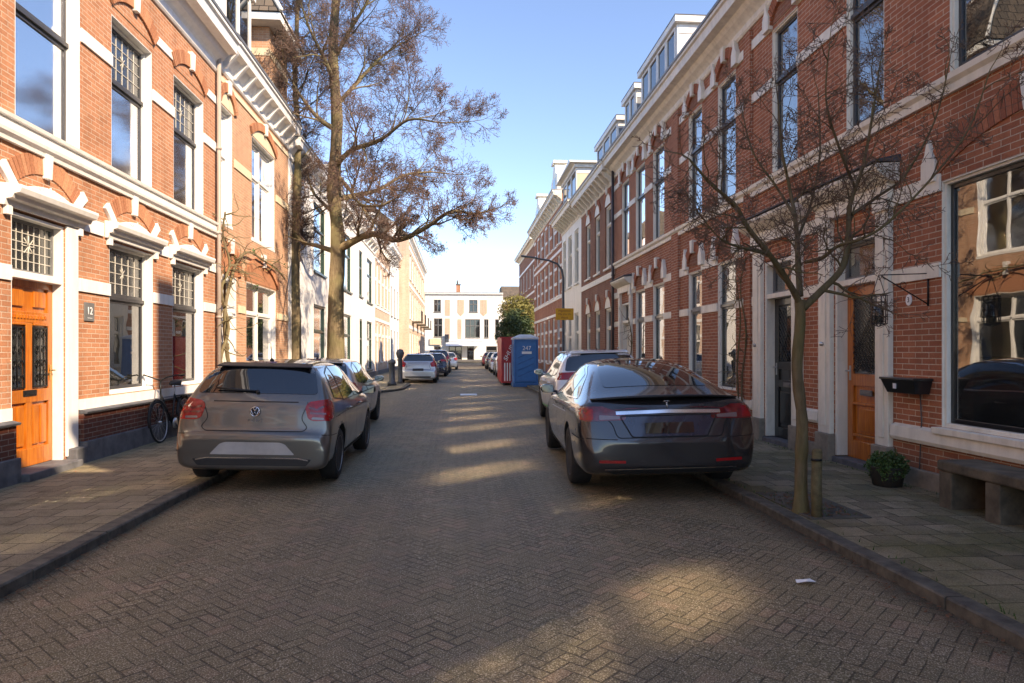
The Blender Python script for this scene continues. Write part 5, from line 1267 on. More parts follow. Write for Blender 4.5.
# ------------------------------------------------------------------ trees
def rand_perp(d, rr):
    v = Vector((rr.gauss(0, 1), rr.gauss(0, 1), rr.gauss(0, 1))); v -= d * v.dot(d); return v.normalized()
def grow(mw, mt, p, d, L, r, lvl, rr, P):
    """one branch: a bent tapering tube with side shoots"""
    n = max(3, int(L / P['seg'])); pts = [p.copy()]; rad = [r]; q = p.copy(); dd = d.copy()
    for i in range(n):
        dd = (dd + Vector((rr.gauss(0, 1), rr.gauss(0, 1), rr.gauss(0, 1))) * P['wig'] + Vector((0, 0, P['up'][min(lvl, len(P['up']) - 1)]))).normalized()
        q = q + dd * (L / n); pts.append(q.copy()); rad.append(max(P['rmin'], r * (1 - .8 * (i + 1) / n)))
    target = mw if lvl <= P['wood'] else mt
    target.tube(pts, rad, 7 if r > .04 else (5 if r > .015 else 3), 0, cap=False)
    ends(pts, lvl, rr, P)
    if lvl >= P['lv']: return
    k = P['kids'][min(lvl, len(P['kids']) - 1)]; k = max(1, int(round(k * rr.uniform(.8, 1.2))))
    for c in range(k):
        t = P['t0'] + (1 - P['t0']) * (c + rr.random() * .8) / k; i = min(n - 1, int(t * n)); f = t * n - i
        base = pts[i].lerp(pts[i + 1], max(0, min(1, f))); ax = (pts[i + 1] - pts[i]).normalized(); a = R(rr.uniform(*P['ang']))
        nd = (ax * cos(a) + rand_perp(ax, rr) * sin(a)).normalized()
        Lc = L * rr.uniform(*P['ratio']) * (1.15 - .55 * t); rc = max(P['rmin'], rad[i] * .55)
        grow(mw, mt, base, nd, Lc, rc, lvl + 1, rr, P)
def ends(pts, lvl, rr, P):
    if P.get('cat') is None or lvl < P['lv'] - 1: return
    m = P['cat']
    for p in pts[1:]:
        if rr.random() < P['catp']:
            for _ in range(rr.randint(1, 3)):
                q = p + Vector((rr.gauss(0, .05), rr.gauss(0, .05), rr.gauss(0, .04))); s = rr.uniform(.007, .014)
                m.add([q + Vector((0, 0, -s * 1.8)), q + Vector((s, 0, 0)), q + Vector((0, s, .3 * s)), q + Vector((-s * .8, -s * .6, 0)), q + Vector((0, 0, s))], [(0, 1, 2), (0, 2, 3), (0, 3, 1), (4, 2, 1), (4, 3, 2), (4, 1, 3)])
def poly_limb(mw, pts, r0, r1, n=8):
    P = [Vector(p) for p in pts]; out = []
    for i in range(len(P) - 1):
        a, b, c, d = P[max(0, i - 1)], P[i], P[i + 1], P[min(len(P) - 1, i + 2)]
        for k in range(5):
            t = k / 5; out.append(.5 * ((2 * b) + (c - a) * t + (2 * a - 5 * b + 4 * c - d) * t * t + (-a + 3 * b - 3 * c + d) * t ** 3))
    out.append(P[-1]); N = len(out); rad = [(r0 + (r1 - r0) * i / (N - 1)) * (1 + .16 * noise.noise(out[i] * 3.1 / max(.3, r0 * 6))) for i in range(N)]
    mw.tube(out, rad, n, 0, cap=False); return out, rad
# tall alder on the left pavement
def big_tree():
    rr = random.Random(21); D0 = 20.6
    base = at(335, 351 + (CAMH - PAVE) * F_ / D0, D0); t = thing('bare_tree', 'tall bare tree with reddish twigs and catkins arching over the street on the left', 'tree', tuple(base), 'tall bare trees by the left houses')
    mw = MB(); mt = MB(); mc = MB()
    P = dict(seg=.26, wig=.15, up=[.03, .05, .05, .03, .01], rmin=.0045, wood=1, lv=4, kids=[7, 8, 7, 5], t0=.18, ang=(28, 66), ratio=(.42, .70), cat=mc, catp=.20)
    trunk, tr = poly_limb(mw, [base - Vector((0, 0, .1)), base + Vector((.02, 0, .8)), at(336, 300, D0), at(338, 240, D0), at(334, 190, D0 + .1), at(337, 120, D0), at(333, 50, D0 - .1), at(338, -30, D0), at(336, -80, D0)], .29, .085, 12)
    mw.tube([base - Vector((0, 0, .1)), base + Vector((0, 0, .15)), base + Vector((0, 0, .6))], [.40, .33, .275], 12, cap=False)
    def bra(pts, r0, r1, kids=8, L=2.2):
        o, rad = poly_limb(mw, pts, r0, r1, 7)
        for c in range(kids):
            f = .25 + .75 * (c + rr.random() * .7) / kids; i = min(len(o) - 2, int(f * (len(o) - 1))); ax = (o[i + 1] - o[i]).normalized(); a = R(rr.uniform(30, 65))
            nd = (ax * cos(a) + rand_perp(ax, rr) * sin(a) + Vector((0, 0, .15))).normalized()
            grow(mw, mt, o[i], nd, 1.15 * L * rr.uniform(.6, 1.) * (1.1 - .4 * f), max(.016, rad[i] * .5), 1, rr, P)
        grow(mw, mt, o[-1], (o[-1] - o[-3]).normalized(), L * .8, rad[-1], 1, rr, P)
    A = lambda px, py, dd=0.: at(px, py, D0 + dd)
    bra([A(338, 250), A(350, 243, -.3), A(372, 234, -.8), A(398, 240, -1.2), A(425, 228, -1.6), A(450, 212, -1.9), A(472, 214, -2.)], .13, .03, 15, 1.4)
    bra([A(337, 252), A(318, 246, .2), A(300, 240, .5), A(290, 222, .8)], .09, .03, 6, 1.5)
    bra([A(336, 200), A(352, 196, .4), A(378, 190, .8), A(405, 175, 1.2), A(432, 172, 1.4)], .10, .025, 10, 1.9)
    bra([A(336, 165), A(352, 150, -.5), A(380, 140, -1.1), A(408, 120, -1.6), A(435, 122, -2.)], .09, .022, 11, 2.)
    bra([A(336, 130), A(318, 118, -.4), A(300, 95, -.8), A(286, 70, -1.)], .085, .022, 8, 1.9)
    bra([A(337, 105), A(355, 85, .5), A(378, 60, 1.), A(398, 45, 1.3)], .08, .022, 10, 1.9)
    bra([A(335, 85), A(325, 60, -.6), A(310, 30, -1.2), A(300, 0, -1.5)], .075, .02, 8, 2.)
    bra([A(334, 60), A(350, 30, -.6), A(368, 0, -1.1), A(375, -30, -1.3)], .07, .02, 9, 2.)
    bra([A(337, 175), A(350, 190, -1.), A(362, 205, -2.2), A(385, 205, -3.2)], .07, .02, 8, 1.6)
    bra([A(336, 215), A(325, 205, 1.), A(312, 190, 2.), A(305, 160, 2.6)], .07, .02, 7, 1.6)
    bra([A(336, 10), A(325, -30, .5), A(318, -60, 1)], .06, .02, 6, 1.8)
    bra([A(336, 0), A(352, -40, .4), A(368, -70, .8)], .06, .02, 7, 1.8)
    mw.build('trunk', M['barkL'], t, recalc=False); mt.build('crown', M['twig_red'], t, recalc=False); mc.build('catkins', M['catkin'], t, recalc=False)
    # slimmer companion
    base = at(297, 351 + (CAMH - PAVE) * F_ / 21.4, 21.4); t = thing('bare_tree', 'slim straight bare tree close to the corner of the pale brick house', 'tree', tuple(base), 'tall bare trees by the left houses')
    mw = MB(); mt = MB(); mc = MB(); P['cat'] = mc; D0 = 21.4
    B = lambda px, py, dd=0.: at(px, py, 21.4 + dd)
    o, rad = poly_limb(mw, [base, B(296, 330), B(295, 270), B(297, 200), B(298, 140), B(295, 80), B(297, 20), B(298, -40)], .17, .05, 10)
    for c in range(16):
        i = int(len(o) * (.35 + .6 * c / 16)); a = R(rr.uniform(35, 65)); nd = (Vector((0, 0, 1)) * cos(a) + rand_perp(Vector((0, 0, 1)), rr) * sin(a)).normalized()
        if nd.x < 0: nd.x *= -.7
        grow(mw, mt, o[i], nd, rr.uniform(1.1, 2.0), .03, 1, rr, P)
    mw.build('trunk', M['barkL'], t, recalc=False); mt.build('crown', M['twig_red'], t, recalc=False); mc.build('catkins', M['catkin'], t, recalc=False)
big_tree()
def small_tree():
    rr = random.Random(4); D0 = 6.45
    base = at(801, 351 + (CAMH - PAVE) * F_ / D0, D0); t = thing('bare_tree', 'small bare street tree with mossy trunk and knobbly twigs on the right pavement', 'tree', tuple(base))
    mw = MB(); mt = MB(); A = lambda px, py, dd=0.: at(px, py, D0 + dd)
    P = dict(seg=.08, wig=.19, up=[.03, .03, .02, .0], rmin=.0028, wood=1, lv=4, kids=[6, 5, 3, 3], t0=.15, ang=(32, 78), ratio=(.42, .72), cat=None)
    o, rad = poly_limb(mw, [base - Vector((0, 0, .05)), A(801, 470), A(802, 420), A(797, 370), A(800, 325), A(800, 300)], .060, .045, 12)
    mw.tube([base - Vector((0, 0, .05)), base + Vector((0, 0, .03)), base + Vector((0, 0, .2))], [.098, .078, .058], 12, cap=False)
    def bra(pts, r0, r1, kids, L):
        o, rad = poly_limb(mw, pts, r0 * .82, r1 * .72, 8)
        for c in range(kids):
            f = .15 + .85 * (c + rr.random() * .7) / kids; i = min(len(o) - 2, int(f * (len(o) - 1))); ax = (o[i + 1] - o[i]).normalized(); a = R(rr.uniform(30, 75))
            nd = (ax * cos(a) + rand_perp(ax, rr) * sin(a) + Vector((0, 0, .1))).normalized()
            grow(mw, mt, o[i], nd, 1.2 * L * rr.uniform(.55, 1.), max(.0065, rad[i] * .5), 1, rr, P)
        grow(mw, mt, o[-1], (o[-1] - o[-3]).normalized(), L * .7, rad[-1], 1, rr, P)
    bra([A(800, 304), A(790, 285, -.1), A(772, 258, -.3), A(748, 228, -.5), A(735, 205, -.6), A(712, 185, -.7), A(690, 160, -.8)], .042, .012, 13, .62)
    bra([A(803, 308), A(822, 290, .05), A(842, 268, .1), A(848, 240, .15), A(850, 205, .1), A(862, 170, .1), A(870, 130, .0), A(878, 80, 0)], .048, .010, 15, .66)
    bra([A(800, 296), A(798, 262, .1), A(796, 225, .2), A(790, 190, .3), A(782, 150, .3), A(778, 100, .3)], .040, .010, 13, .64)
    bra([A(806, 262, .05), A(822, 258, -.2), A(838, 246, -.4), A(858, 240, -.6), A(885, 225, -.7), A(930, 180, -.7), A(968, 130, -.7), A(990, 70, -.7)], .024, .007, 12, .5)
    bra([A(851, 215, .1), A(880, 195, .3), A(905, 175, .5), A(935, 120, .6), A(950, 60, .6)], .022, .007, 10, .5)
    bra([A(768, 254, -.3), A(750, 250, -.6), A(722, 240, -.9), A(700, 215, -1.1)], .018, .006, 8, .45)
    bra([A(797, 240, .15), A(812, 200, .5), A(820, 150, .8), A(818, 90, 1.)], .02, .007, 9, .55)
    bra([A(794, 215, .2), A(775, 185, .6), A(752, 150, .9), A(740, 100, 1.)], .02, .007, 9, .5)
    bra([A(856, 190, .1), A(840, 150, -.2), A(826, 100, -.4), A(830, 40, -.5)], .02, .006, 9, .5)
    mw.build('trunk', M['barkR'], t, recalc=False); mt.build('crown', M['twig'], t, recalc=False)
small_tree()
# evergreens near the far right end
def bush(name, label, cat, c, rx, ry, rz_, n, size, mats, trunk=True, group=None, seed=1, zb=0.):
    rr = random.Random(seed); t = thing(name, label, cat, (c[0], c[1], 0), group)
    if trunk:
        m = MB(); m.tube([(c[0], c[1], 0), (c[0] + .05, c[1], c[2] * .5), (c[0], c[1], c[2])], [.18, .14, .07], 8)
        for k in range(5): a = k * 1.3; m.tube([(c[0], c[1], c[2] * .5), (c[0] + cos(a) * rx * .5, c[1] + sin(a) * ry * .5, c[2] + rz_ * .3)], [.07, .03], 5)
        m.build('trunk', M['barkR'], t)
    m = MB()
    for k in range(n // 22):
        u = Vector((rr.gauss(0, 1), rr.gauss(0, 1), rr.gauss(0, 1))).normalized(); s = rr.uniform(.55, 1.)
        cc = (c[0] + u.x * rx * s, c[1] + u.y * ry * s, max(zb + .1, c[2] + u.z * rz_ * s)); clump(m, cc, min(rx, rz_) * rr.uniform(.15, .32), 22, size, rr)
    m.build('crown' if trunk else 'foliage', M[mats], t, recalc=False); return t
bush('evergreen_tree', 'rounded dark evergreen shrub tree behind the blue cabin', 'tree', (4.6, 56., 3.1), 1.5, 2.4, 1.9, 9000, .11, 'leaf_dark', seed=2)
bush('yellowing_tree', 'taller olive yellow tree above the dark evergreen', 'tree', (5.6, 64., 4.9), 1.8, 2.2, 2.0, 7000, .12, 'leaf_olive', seed=3)
bush('garden_shrub', 'fresh green shrub against the white house on the left', 'shrub', (-4.6, 25.8, .75), .45, .7, .62, 2600, .05, 'leaf_green', trunk=False, seed=4, zb=PAVE)
bush('garden_shrub', 'low dark green shrub next to the kerb corner on the left', 'shrub', (-4.3, 29.5, .42), .5, .6, .35, 1600, .05, 'leaf_dark', trunk=False, seed=5, zb=PAVE)

# ------------------------------------------------------------------ street objects
# potted shrub
t = thing('potted_shrub', 'clipped green box shrub in a dark pot beside the orange door', 'plant', (4.86, 7.42, PAVE))
m = MB(); m.lathe([(.001, PAVE), (.15, PAVE), (.19, PAVE + .2), (.2, PAVE + .22), (.17, PAVE + .22), (.001, PAVE + .19)], 20, (4.86, 7.42, 0), 'z', close=False); m.build('pot', M['pot'], t)
m = MB(); rr = random.Random(8)
for _ in range(170):
    u = Vector((rr.gauss(0, 1), rr.gauss(0, 1), rr.gauss(0, .8))).normalized() * rr.uniform(.6, 1.); clump(m, (4.86 + u.x * .22, 7.42 + u.y * .22, .29 + u.z * .17), .05, 34, .016, rr)
m.build('foliage', M['leaf_green'], t, recalc=False)
# stone bench
def bench():
    t = thing('stone_bench', 'low weathered concrete bench against the red brick wall under the picture window', 'bench', (4.95, 5.7, PAVE)); x0, x1 = 4.70, 5.13; y0, y1 = 3.6, 6.4
    m = MB(); m.box(x0, x1, y0, y1, .43, .53); m.build('seat', M['concrete'], t, bevel=.018)
    for y in (y0 + .05, 4.65, 5.62, y1 - .19): m = MB(); m.box(x0 + .01, x1 - .02, y, y + .17, PAVE - .01, .428); m.build('leg', M['concrete'], t, bevel=.012)
    m = MB(); m.box(x1 - .06, x1 - .03, y0 + .22, y1 - .22, PAVE, .42); m.build('back_panel', M['concrete'], t)
bench()
# leaning timber post in the tree pit
b = at(817, 351 + (CAMH - PAVE) * F_ / 6.25, 6.25); t = thing('timber_post', 'short mossy timber post beside the small bare tree', 'post', tuple(b))
m = MB(); m.tube([b - Vector((0, 0, .05)), b + Vector((.0, .01, .3)), b + Vector((.012, .02, .60)), b + Vector((.012, .02, .625))], [.048, .046, .045, .036], 14); m.build('post', M['bare_wood'], t)
m = MB(); m.tube([b + Vector((.0, .01, .52)), b + Vector((.0, .01, .54))], .049, 14); m.build('wire_tie', M['iron'], t)
# wall planter box
t = thing('window_box', 'black hanging planter box on the red brick wall beside the picture window', 'planter', (5.05, 7.3, 1.2))
m = MB(); vs = []
x0, x1, y0, y1 = 4.97, 5.195, 7.13, 7.72
m.add([(x0 + .05, y0 + .05, 1.12), (x1, y0 + .05, 1.12), (x1, y1 - .05, 1.12), (x0 + .05, y1 - .05, 1.12), (x0, y0, 1.27), (x1, y0, 1.27), (x1, y1, 1.27), (x0, y1, 1.27)], [(0, 3, 2, 1), (0, 1, 5, 4), (1, 2, 6, 5), (2, 3, 7, 6), (3, 0, 4, 7)])
m.build('box', M['black_paint'], t, bevel=.006)
m = MB(); m.box(x0 - .012, x1, y0 - .012, y1 + .012, 1.271, 1.298); m.build('rim', M['black_paint'], t, bevel=.006)
m = MB(); m.box(x0 + .02, x1 - .01, y0 + .02, y1 - .02, 1.24, 1.262); m.build('soil', M['ground'], t)
m = MB(); m.box(x0 + .008, x0 + .018, 7.45, 7.5, 1.17, 1.23); m.build('label', M['grey_plastic'], t)
m = MB(); m.tube([(5.17, 7.3, 1.12), (5.185, 7.3, .8), (5.17, 7.31, .3), (5.15, 7.33, .1)], .007, 5); tag(m.build('drain_wire', M['pipe_dark'], None, org=(0, 0, 0)), 'thin brown wire running down the brick wall below the black planter box', 'wire')
# wall bracket and hanging lantern cage
t = thing('wall_bracket', 'triangular black iron bracket fixed to the red brick beside the orange door', 'bracket', (5.2, 7.18, 2.3))
m = MB(); Yb = 7.2
m.tube([(5.19, Yb, 2.10), (5.19, Yb, 2.50)], .010, 6); m.tube([(5.19, Yb, 2.46), (4.64, Yb + .02, 2.44)], .006, 6); m.tube([(5.19, Yb, 2.12), (4.66, Yb + .02, 2.43)], .007, 6)
m.tube([(4.9 + .035 * cos(a * .5), Yb, 2.33 + .035 * sin(a * .5)) for a in range(13)], .004, 4); m.build('arm', M['iron'], t)
t = thing('hanging_lantern', 'black iron cage lantern hanging from the wall bracket beside the orange door', 'lantern', (4.62, 7.22, 1.9))
cx, cy = 4.63, 7.22
m = MB()
for sg in (-1, 1): m.tube([(cx, cy, 2.44), (cx + sg * .075, cy, 2.22)], .004, 4)
m.build('hanger', M['iron'], t)
m = MB(); rr = random.Random(2)
for z in (1.90, 1.98, 2.06, 2.14, 2.215): m.tube([(cx + .085 * cos(a * pi / 8), cy + .085 * sin(a * pi / 8), z) for a in range(17)], .005, 4)
for k in range(10): a = k * pi / 5; m.tube([(cx + .085 * cos(a), cy + .085 * sin(a), 2.215), (cx + .085 * cos(a), cy + .085 * sin(a), 1.9), (cx, cy, 1.87)], .004, 4)
for k in range(7): a = rr.uniform(0, 6); z = rr.uniform(1.93, 2.17); m.tube([(cx + .085 * cos(a) + .025 * cos(q * .8) * -sin(a), cy + .085 * sin(a) + .025 * cos(q * .8) * cos(a), z + .025 * sin(q * .8)) for q in range(9)], .004, 4)
m.build('cage', M['iron'], t)
m = MB(); m.lathe([(.001, 1.91), (.05, 1.91), (.055, 2.0), (.04, 2.1), (.001, 2.12)], 14, (cx, cy, 0), 'z', close=False); m.build('glass_jar', M['glass_lead'], t)
# climbing plants
def vine(label, pts_list, r0, mat, org, seed, leaves=0, cat='climbing plant', twig=26, L=.35, side=1):
    t = thing('climbing_plant', label, cat, org); m = MB(); rr = random.Random(seed); l = MB()
    for pts in pts_list:
        o, rad = poly_limb(m, pts, r0, r0 * .35, 7)
        for k in range(twig):
            i = rr.randint(2, len(o) - 2); d = Vector((side * rr.uniform(.1, .5), rr.gauss(0, .8), rr.uniform(-.5, .6))).normalized(); q = o[i]; P_ = [q]
            for _ in range(6): d = (d + Vector((rr.gauss(0, .35), rr.gauss(0, .35), rr.gauss(0, .35) - .05))).normalized(); q = q + d * L / 4; P_.append(q)
            m.tube(P_, [r0 * .3 * (1 - j / 8) + .001 for j in range(7)], 4, cap=False)
            if leaves and rr.random() < leaves: clump(l, P_[-1], .09, 12, .035, rr)
    m.build('stem', M[mat], t, recalc=False)
    if l.f: l.build('leaves', M['leaf_green'], t, recalc=False)
xL = -5.12
vine('gnarled bare climber twisting up the downpipe between the two left brick houses', [[(xL, 15.35, PAVE), (xL + .05, 15.5, .7), (xL, 15.15, 1.4), (xL + .07, 15.45, 2.1), (xL, 15.2, 2.9), (xL + .08, 15.5, 3.5), (xL, 15.3, 4.1), (xL + .1, 15.15, 4.6)],
     [(xL, 15.6, PAVE), (xL + .06, 15.7, .9), (xL, 15.55, 1.6), (xL + .04, 15.3, 2.4), (xL + .02, 15.7, 3.1), (xL, 16.3, 3.7), (xL + .05, 17., 4.0), (xL + .05, 18.2, 3.95), (xL + .06, 19.4, 3.9), (xL + .05, 20.4, 3.7)]], .05, 'barkL', (-5.12, 15.4, PAVE), 5, leaves=.12, twig=34, L=.5)
vine('thin bare climber on the red brick pier next to the black front door', [[(5.12, 11.95, PAVE), (5.1, 12.0, 1.0), (5.12, 11.85, 1.9), (5.1, 12.05, 2.7), (5.13, 11.9, 3.3)], [(5.12, 12.05, PAVE), (5.1, 12.2, 1.2), (5.12, 12.1, 2.2), (5.1, 12.3, 3.0)]], .022, 'barkR', (5.12, 12., PAVE), 9, twig=30, L=.3, side=-1)
vine('thin bare climber beside the pale door of the mirrored-window house', [[(5.12, 20.0, PAVE), (5.08, 20.1, 1.), (5.12, 19.95, 1.9), (5.05, 20.1, 2.6)]], .03, 'barkR', (5.12, 20., PAVE), 10, twig=22, L=.35, side=-1)
# bicycle leaning on the left wall
def bicycle():
    x = -4.93; t = thing('bicycle', 'black upright city bicycle leaning on the brick wall under the leaded windows', 'bicycle', (x, 12.3, PAVE), rot=0.)
    tilt = lambda z: (z - PAVE) * -.10
    y1, y2, r = 11.75, 12.87, .345; zc = PAVE + r
    def P(y, z, dx=0.): return (x + tilt(z) + dx, y, z)
    for y in (y1, y2):
        m = MB(); m.tube([P(y + (r - .015) * cos(a * pi / 20), zc + (r - .015) * sin(a * pi / 20)) for a in range(41)], .018, 8, cap=False); w = m.build('wheel', M['rubber'], t)
        m = MB(); m.tube([P(y + (r - .035) * cos(a * pi / 20), zc + (r - .035) * sin(a * pi / 20)) for a in range(41)], .009, 6, cap=False)
        for k in range(18): a = k * pi / 9; m.tube([P(y, zc, .02 * (-1) ** k), P(y + (r - .04) * cos(a), zc + (r - .04) * sin(a))], .0016, 3)
        m.tube([P(y, zc, -.05), P(y, zc, .05)], .018, 8); m.build('spokes', M['steel'], w)
        m = MB(); fr = [P(y + (r + .025) * cos(a * pi / 20), zc + (r + .025) * sin(a * pi / 20)) for a in (range(3, 22) if y == y1 else range(0, 20))]; m.tube(fr, .02, 5); m.build('mudguard', M['iron'], t)
    bb = (12.26, PAVE + .28); hd = (11.93, PAVE + .82); hl = (11.90, PAVE + .62); st = (12.48, PAVE + .76)
    m = MB()
    for a, b in ((hd, bb), (hl, bb), (bb, st), (bb, (y2, zc)), (st, (y2, zc)), (hd, hl)): m.tube([P(*a), P(*b)], .015, 8)
    m.build('frame', M['iron'], t)
    m = MB()
    for s_ in (-.05, .05): m.tube([P(hl[0], hl[1]), P(hl[0] - .02, PAVE + .55, s_), P(y1, zc, s_)], .011, 6)
    m.build('fork', M['iron'], t)
    m = MB(); m.tube([P(hd[0], hd[1]), P(hd[0] + .05, PAVE + 1.02)], .014, 8)
    for s_ in (-1, 1): m.tube([P(hd[0] + .05, PAVE + 1.02), P(hd[0] + .0, PAVE + 1.08, s_ * .12), P(hd[0] + .06, PAVE + 1.12, s_ * .27), P(hd[0] + .28, PAVE + 1.10, s_ * .29)], .012, 8)
    h = m.build('handlebar', M['iron'], t)
    m = MB(); 
    for s_ in (-1, 1): m.tube([P(hd[0] + .18, PAVE + 1.108, s_ * .285), P(hd[0] + .30, PAVE + 1.10, s_ * .292)], .017, 8)
    m.build('grip', M['pot'], h)
    m = MB(); m.tube([P(*st), P(st[0] + .05, PAVE + .93)], .012, 8); m.build('seat_post', M['steel'], t)
    m = MB(); z = PAVE + .95
    m.add([P(12.34, z + .02, -.02), P(12.34, z + .02, .02), P(12.48, z + .03, .05), P(12.60, z + .04, .10), P(12.66, z + .05, .08), P(12.66, z + .05, -.08), P(12.60, z + .04, -.10), P(12.48, z + .03, -.05),
           P(12.34, z - .01, -.02), P(12.34, z - .01, .02), P(12.48, z - .03, .04), P(12.60, z - .04, .08), P(12.66, z - .03, .06), P(12.66, z - .03, -.06), P(12.60, z - .04, -.08), P(12.48, z - .03, -.04)],
          [tuple(range(8)), tuple(range(15, 7, -1))] + [(i, i + 8, (i + 1) % 8 + 8, (i + 1) % 8) for i in range(8)], 0, True); m.build('saddle', M['pot'], t)
    m = MB(); m.box(x - .08 + tilt(.8), x + .08 + tilt(.8), 12.7, 13.08, PAVE + .72, PAVE + .735)
    for s_ in (-.07, .07): m.tube([P(12.95, PAVE + .72, s_), P(y2, zc, s_)], .006, 5)
    m.build('carrier', M['iron'], t)
    m = MB(); m.lathe([(.001, -.01), (.09, -.01), (.09, .01), (.001, .01)], 20, (x + tilt(.35) + .05, bb[0], bb[1]), 'x', close=False); c = m.build('crank', M['steel'], t)
    m = MB(); m.box(x + .02 + tilt(.5), x + .06 + tilt(.5), bb[0] - .02, y2 + .03, bb[1] - .05, bb[1] + .1); m.build('chain_case', M['iron'], t)
    for s_, dz in ((.1, -.15), (-.1, .15)): m = MB(); m.tube([P(bb[0], bb[1], s_ * .6), P(bb[0] + .04, bb[1] + dz, s_ * .8)], .009, 6); m.box(x + s_ * 1.2 - .04, x + s_ * 1.2 + .04, bb[0] + .0, bb[0] + .09, bb[1] + dz - .012, bb[1] + dz + .012); m.build('pedal', M['iron'], c)
bicycle()
# bollard / stone post near the kerb corner
t = thing('bollard', 'dark ornamental post standing on the kerb corner to the left of the silver estate', 'bollard', (-2.95, 30.5, PAVE))
m = MB(); m.lathe([(.001, PAVE), (.2, PAVE), (.2, .22), (.13, .28), (.12, 1.0), (.17, 1.06), (.17, 1.14), (.10, 1.2), (.001, 1.26)], 14, (-2.95, 30.5, 0), 'z', close=False); m.build('post', M['lamp_metal'], t)
t = thing('bollard', 'second dark post with round top just behind the ornamental post', 'bollard', (-2.75, 32.3, PAVE))
m = MB(); m.lathe([(.001, PAVE), (.15, PAVE), (.11, .2), (.10, 1.25), (.15, 1.32), (.2, 1.5), (.13, 1.66), (.001, 1.7)], 14, (-2.75, 32.3, 0), 'z', close=False); m.build('post', M['lamp_metal'], t)
# blue portable toilet
def cabin():
    x0, x1, y0, y1 = 2.42, 3.52, 30.2, 31.35; t = thing('portable_toilet', 'blue portable toilet cabin with pale domed roof standing at the right kerb', 'portable toilet', ((x0 + x1) / 2, (y0 + y1) / 2, 0))
    m = MB(); m.box(x0, x1, y0, y1, .18, 2.12); m.build('cabin', M['blue_plastic'], t, bevel=.03)
    m = MB(); m.box(x0 - .03, x1 + .03, y0 - .03, y1 + .03, .0, .178); m.build('base_skid', M['blue_plastic2'], t, bevel=.02)
    m = MB(); m.add([(x0 - .03, y0 - .03, 2.122), (x1 + .03, y0 - .03, 2.122), (x1 + .03, y1 + .03, 2.122), (x0 - .03, y1 + .03, 2.122), (x0 - .03, y0 - .03, 2.19), (x1 + .03, y0 - .03, 2.19), (x1 + .03, y1 + .03, 2.19), (x0 - .03, y1 + .03, 2.19), (x0 + .3, y0 + .3, 2.34), (x1 - .3, y0 + .3, 2.34), (x1 - .3, y1 - .3, 2.34), (x0 + .3, y1 - .3, 2.34)],
        [(0, 3, 2, 1), (0, 1, 5, 4), (1, 2, 6, 5), (2, 3, 7, 6), (3, 0, 4, 7), (4, 5, 9, 8), (5, 6, 10, 9), (6, 7, 11, 10), (7, 4, 8, 11), (8, 9, 10, 11)]); m.build('roof', M['grey_plastic'], t)
    m = MB(); ring_(m, x0 + .06, x1 - .06, .24, 2.08, .05, y0 - .025, y0 - .001)
    for k in range(4): z = .45 + k * .28; m.add([(x0 + .2, y0 - .012, z), (x1 - .2, y0 - .012, z + .3), (x1 - .2, y0 - .012, z + .33), (x0 + .2, y0 - .012, z + .03), (x0 + .2, y0 - .001, z - .01), (x1 - .2, y0 - .001, z + .29), (x1 - .2, y0 - .001, z + .34), (x0 + .2, y0 - .001, z + .04)], [(0, 1, 2, 3), (0, 4, 5, 1), (2, 6, 7, 3)])
    m.build('ribbed_panel', M['blue_plastic2'], t)
    cx_ = (x0 + x1) / 2 + .03
    for body, z, s_ in (('DIXI', 1.70, .24),): pass
    text_mesh('247', .26, M['letter_white'], 'lettering', t, lambda u, v, w: Vector((cx_ + u, y0 - .03 - w, 1.72 + v)) - Vector(t.location), .006)
    m = MB(); m.box(cx_ - .22, cx_ + .22, y0 - .034, y0 - .026, 1.47, 1.58); m.build('name_panel', M['letter_white'], t)
    m = MB(); m.box(x0 - .02, x0 - .001, y0 + .1, y1 - .1, .5, 1.9); m.box(x0 - .028, x0 - .02, y0 + .12, y0 + .2, 1.0, 1.15); m.build('door', M['grey_plastic' if False else 'blue_plastic2'], t)
def ring_(m, x0, x1, z0, z1, w, ya, yb):
    m.box(x0, x0 + w, ya, yb, z0, z1); m.box(x1 - w, x1, ya, yb, z0, z1); m.box(x0 + w, x1 - w, ya, yb, z1 - w, z1); m.box(x0 + w, x1 - w, ya, yb, z0, z0 + w)
cabin()
def container(name, label, x0, x1, y0, y1, h, words):
    t = thing(name, label, 'container', ((x0 + x1) / 2, (y0 + y1) / 2, 0), 'red containers behind the blue cabin')
    m = MB(); m.box(x0, x1, y0, y1, .12, h); b = m.build('box', M['red_paint'], t, bevel=.02)
    m = MB(); 
    for x in (x0 + .05, x1 - .15): m.box(x, x + .1, y0 + .02, y1 - .02, .0, .119)
    m.build('skids', M['car_trim'], t)
    m = MB(); ring_(m, x0 - .01, x1 + .01, .12, h + .01, .06, y0 - .03, y0 - .001); m.build('corner_frame', M['red_paint'], t)
    # lettering runs diagonally over the street side and the near side
    text_mesh(words, .36, M['letter_white'], 'lettering', t, lambda u, v, w: Vector((x0 + .34 + (u * .40 - v * .62), y0 - .034 - w, 1.52 + u * .8 + v * .5)) - Vector(t.location), .006)
    m = MB()
    for k in range(3): m.box(x0 + .12 + k * .12, x0 + .17 + k * .12, y0 - .04, y0 - .031, .2, 1.05)
    m.build('white_stripes', M['letter_white'], t)
    return t
container('red_container', 'red storage container with diagonal white lettering beside the blue cabin', 1.98, 3.1, 31.75, 33.9, 2.22, 'SHUR')
container('red_container', 'second red container half hidden beyond the lettered one', 2.05, 3.4, 34.3, 36.5, 2.3, 'HUUR')
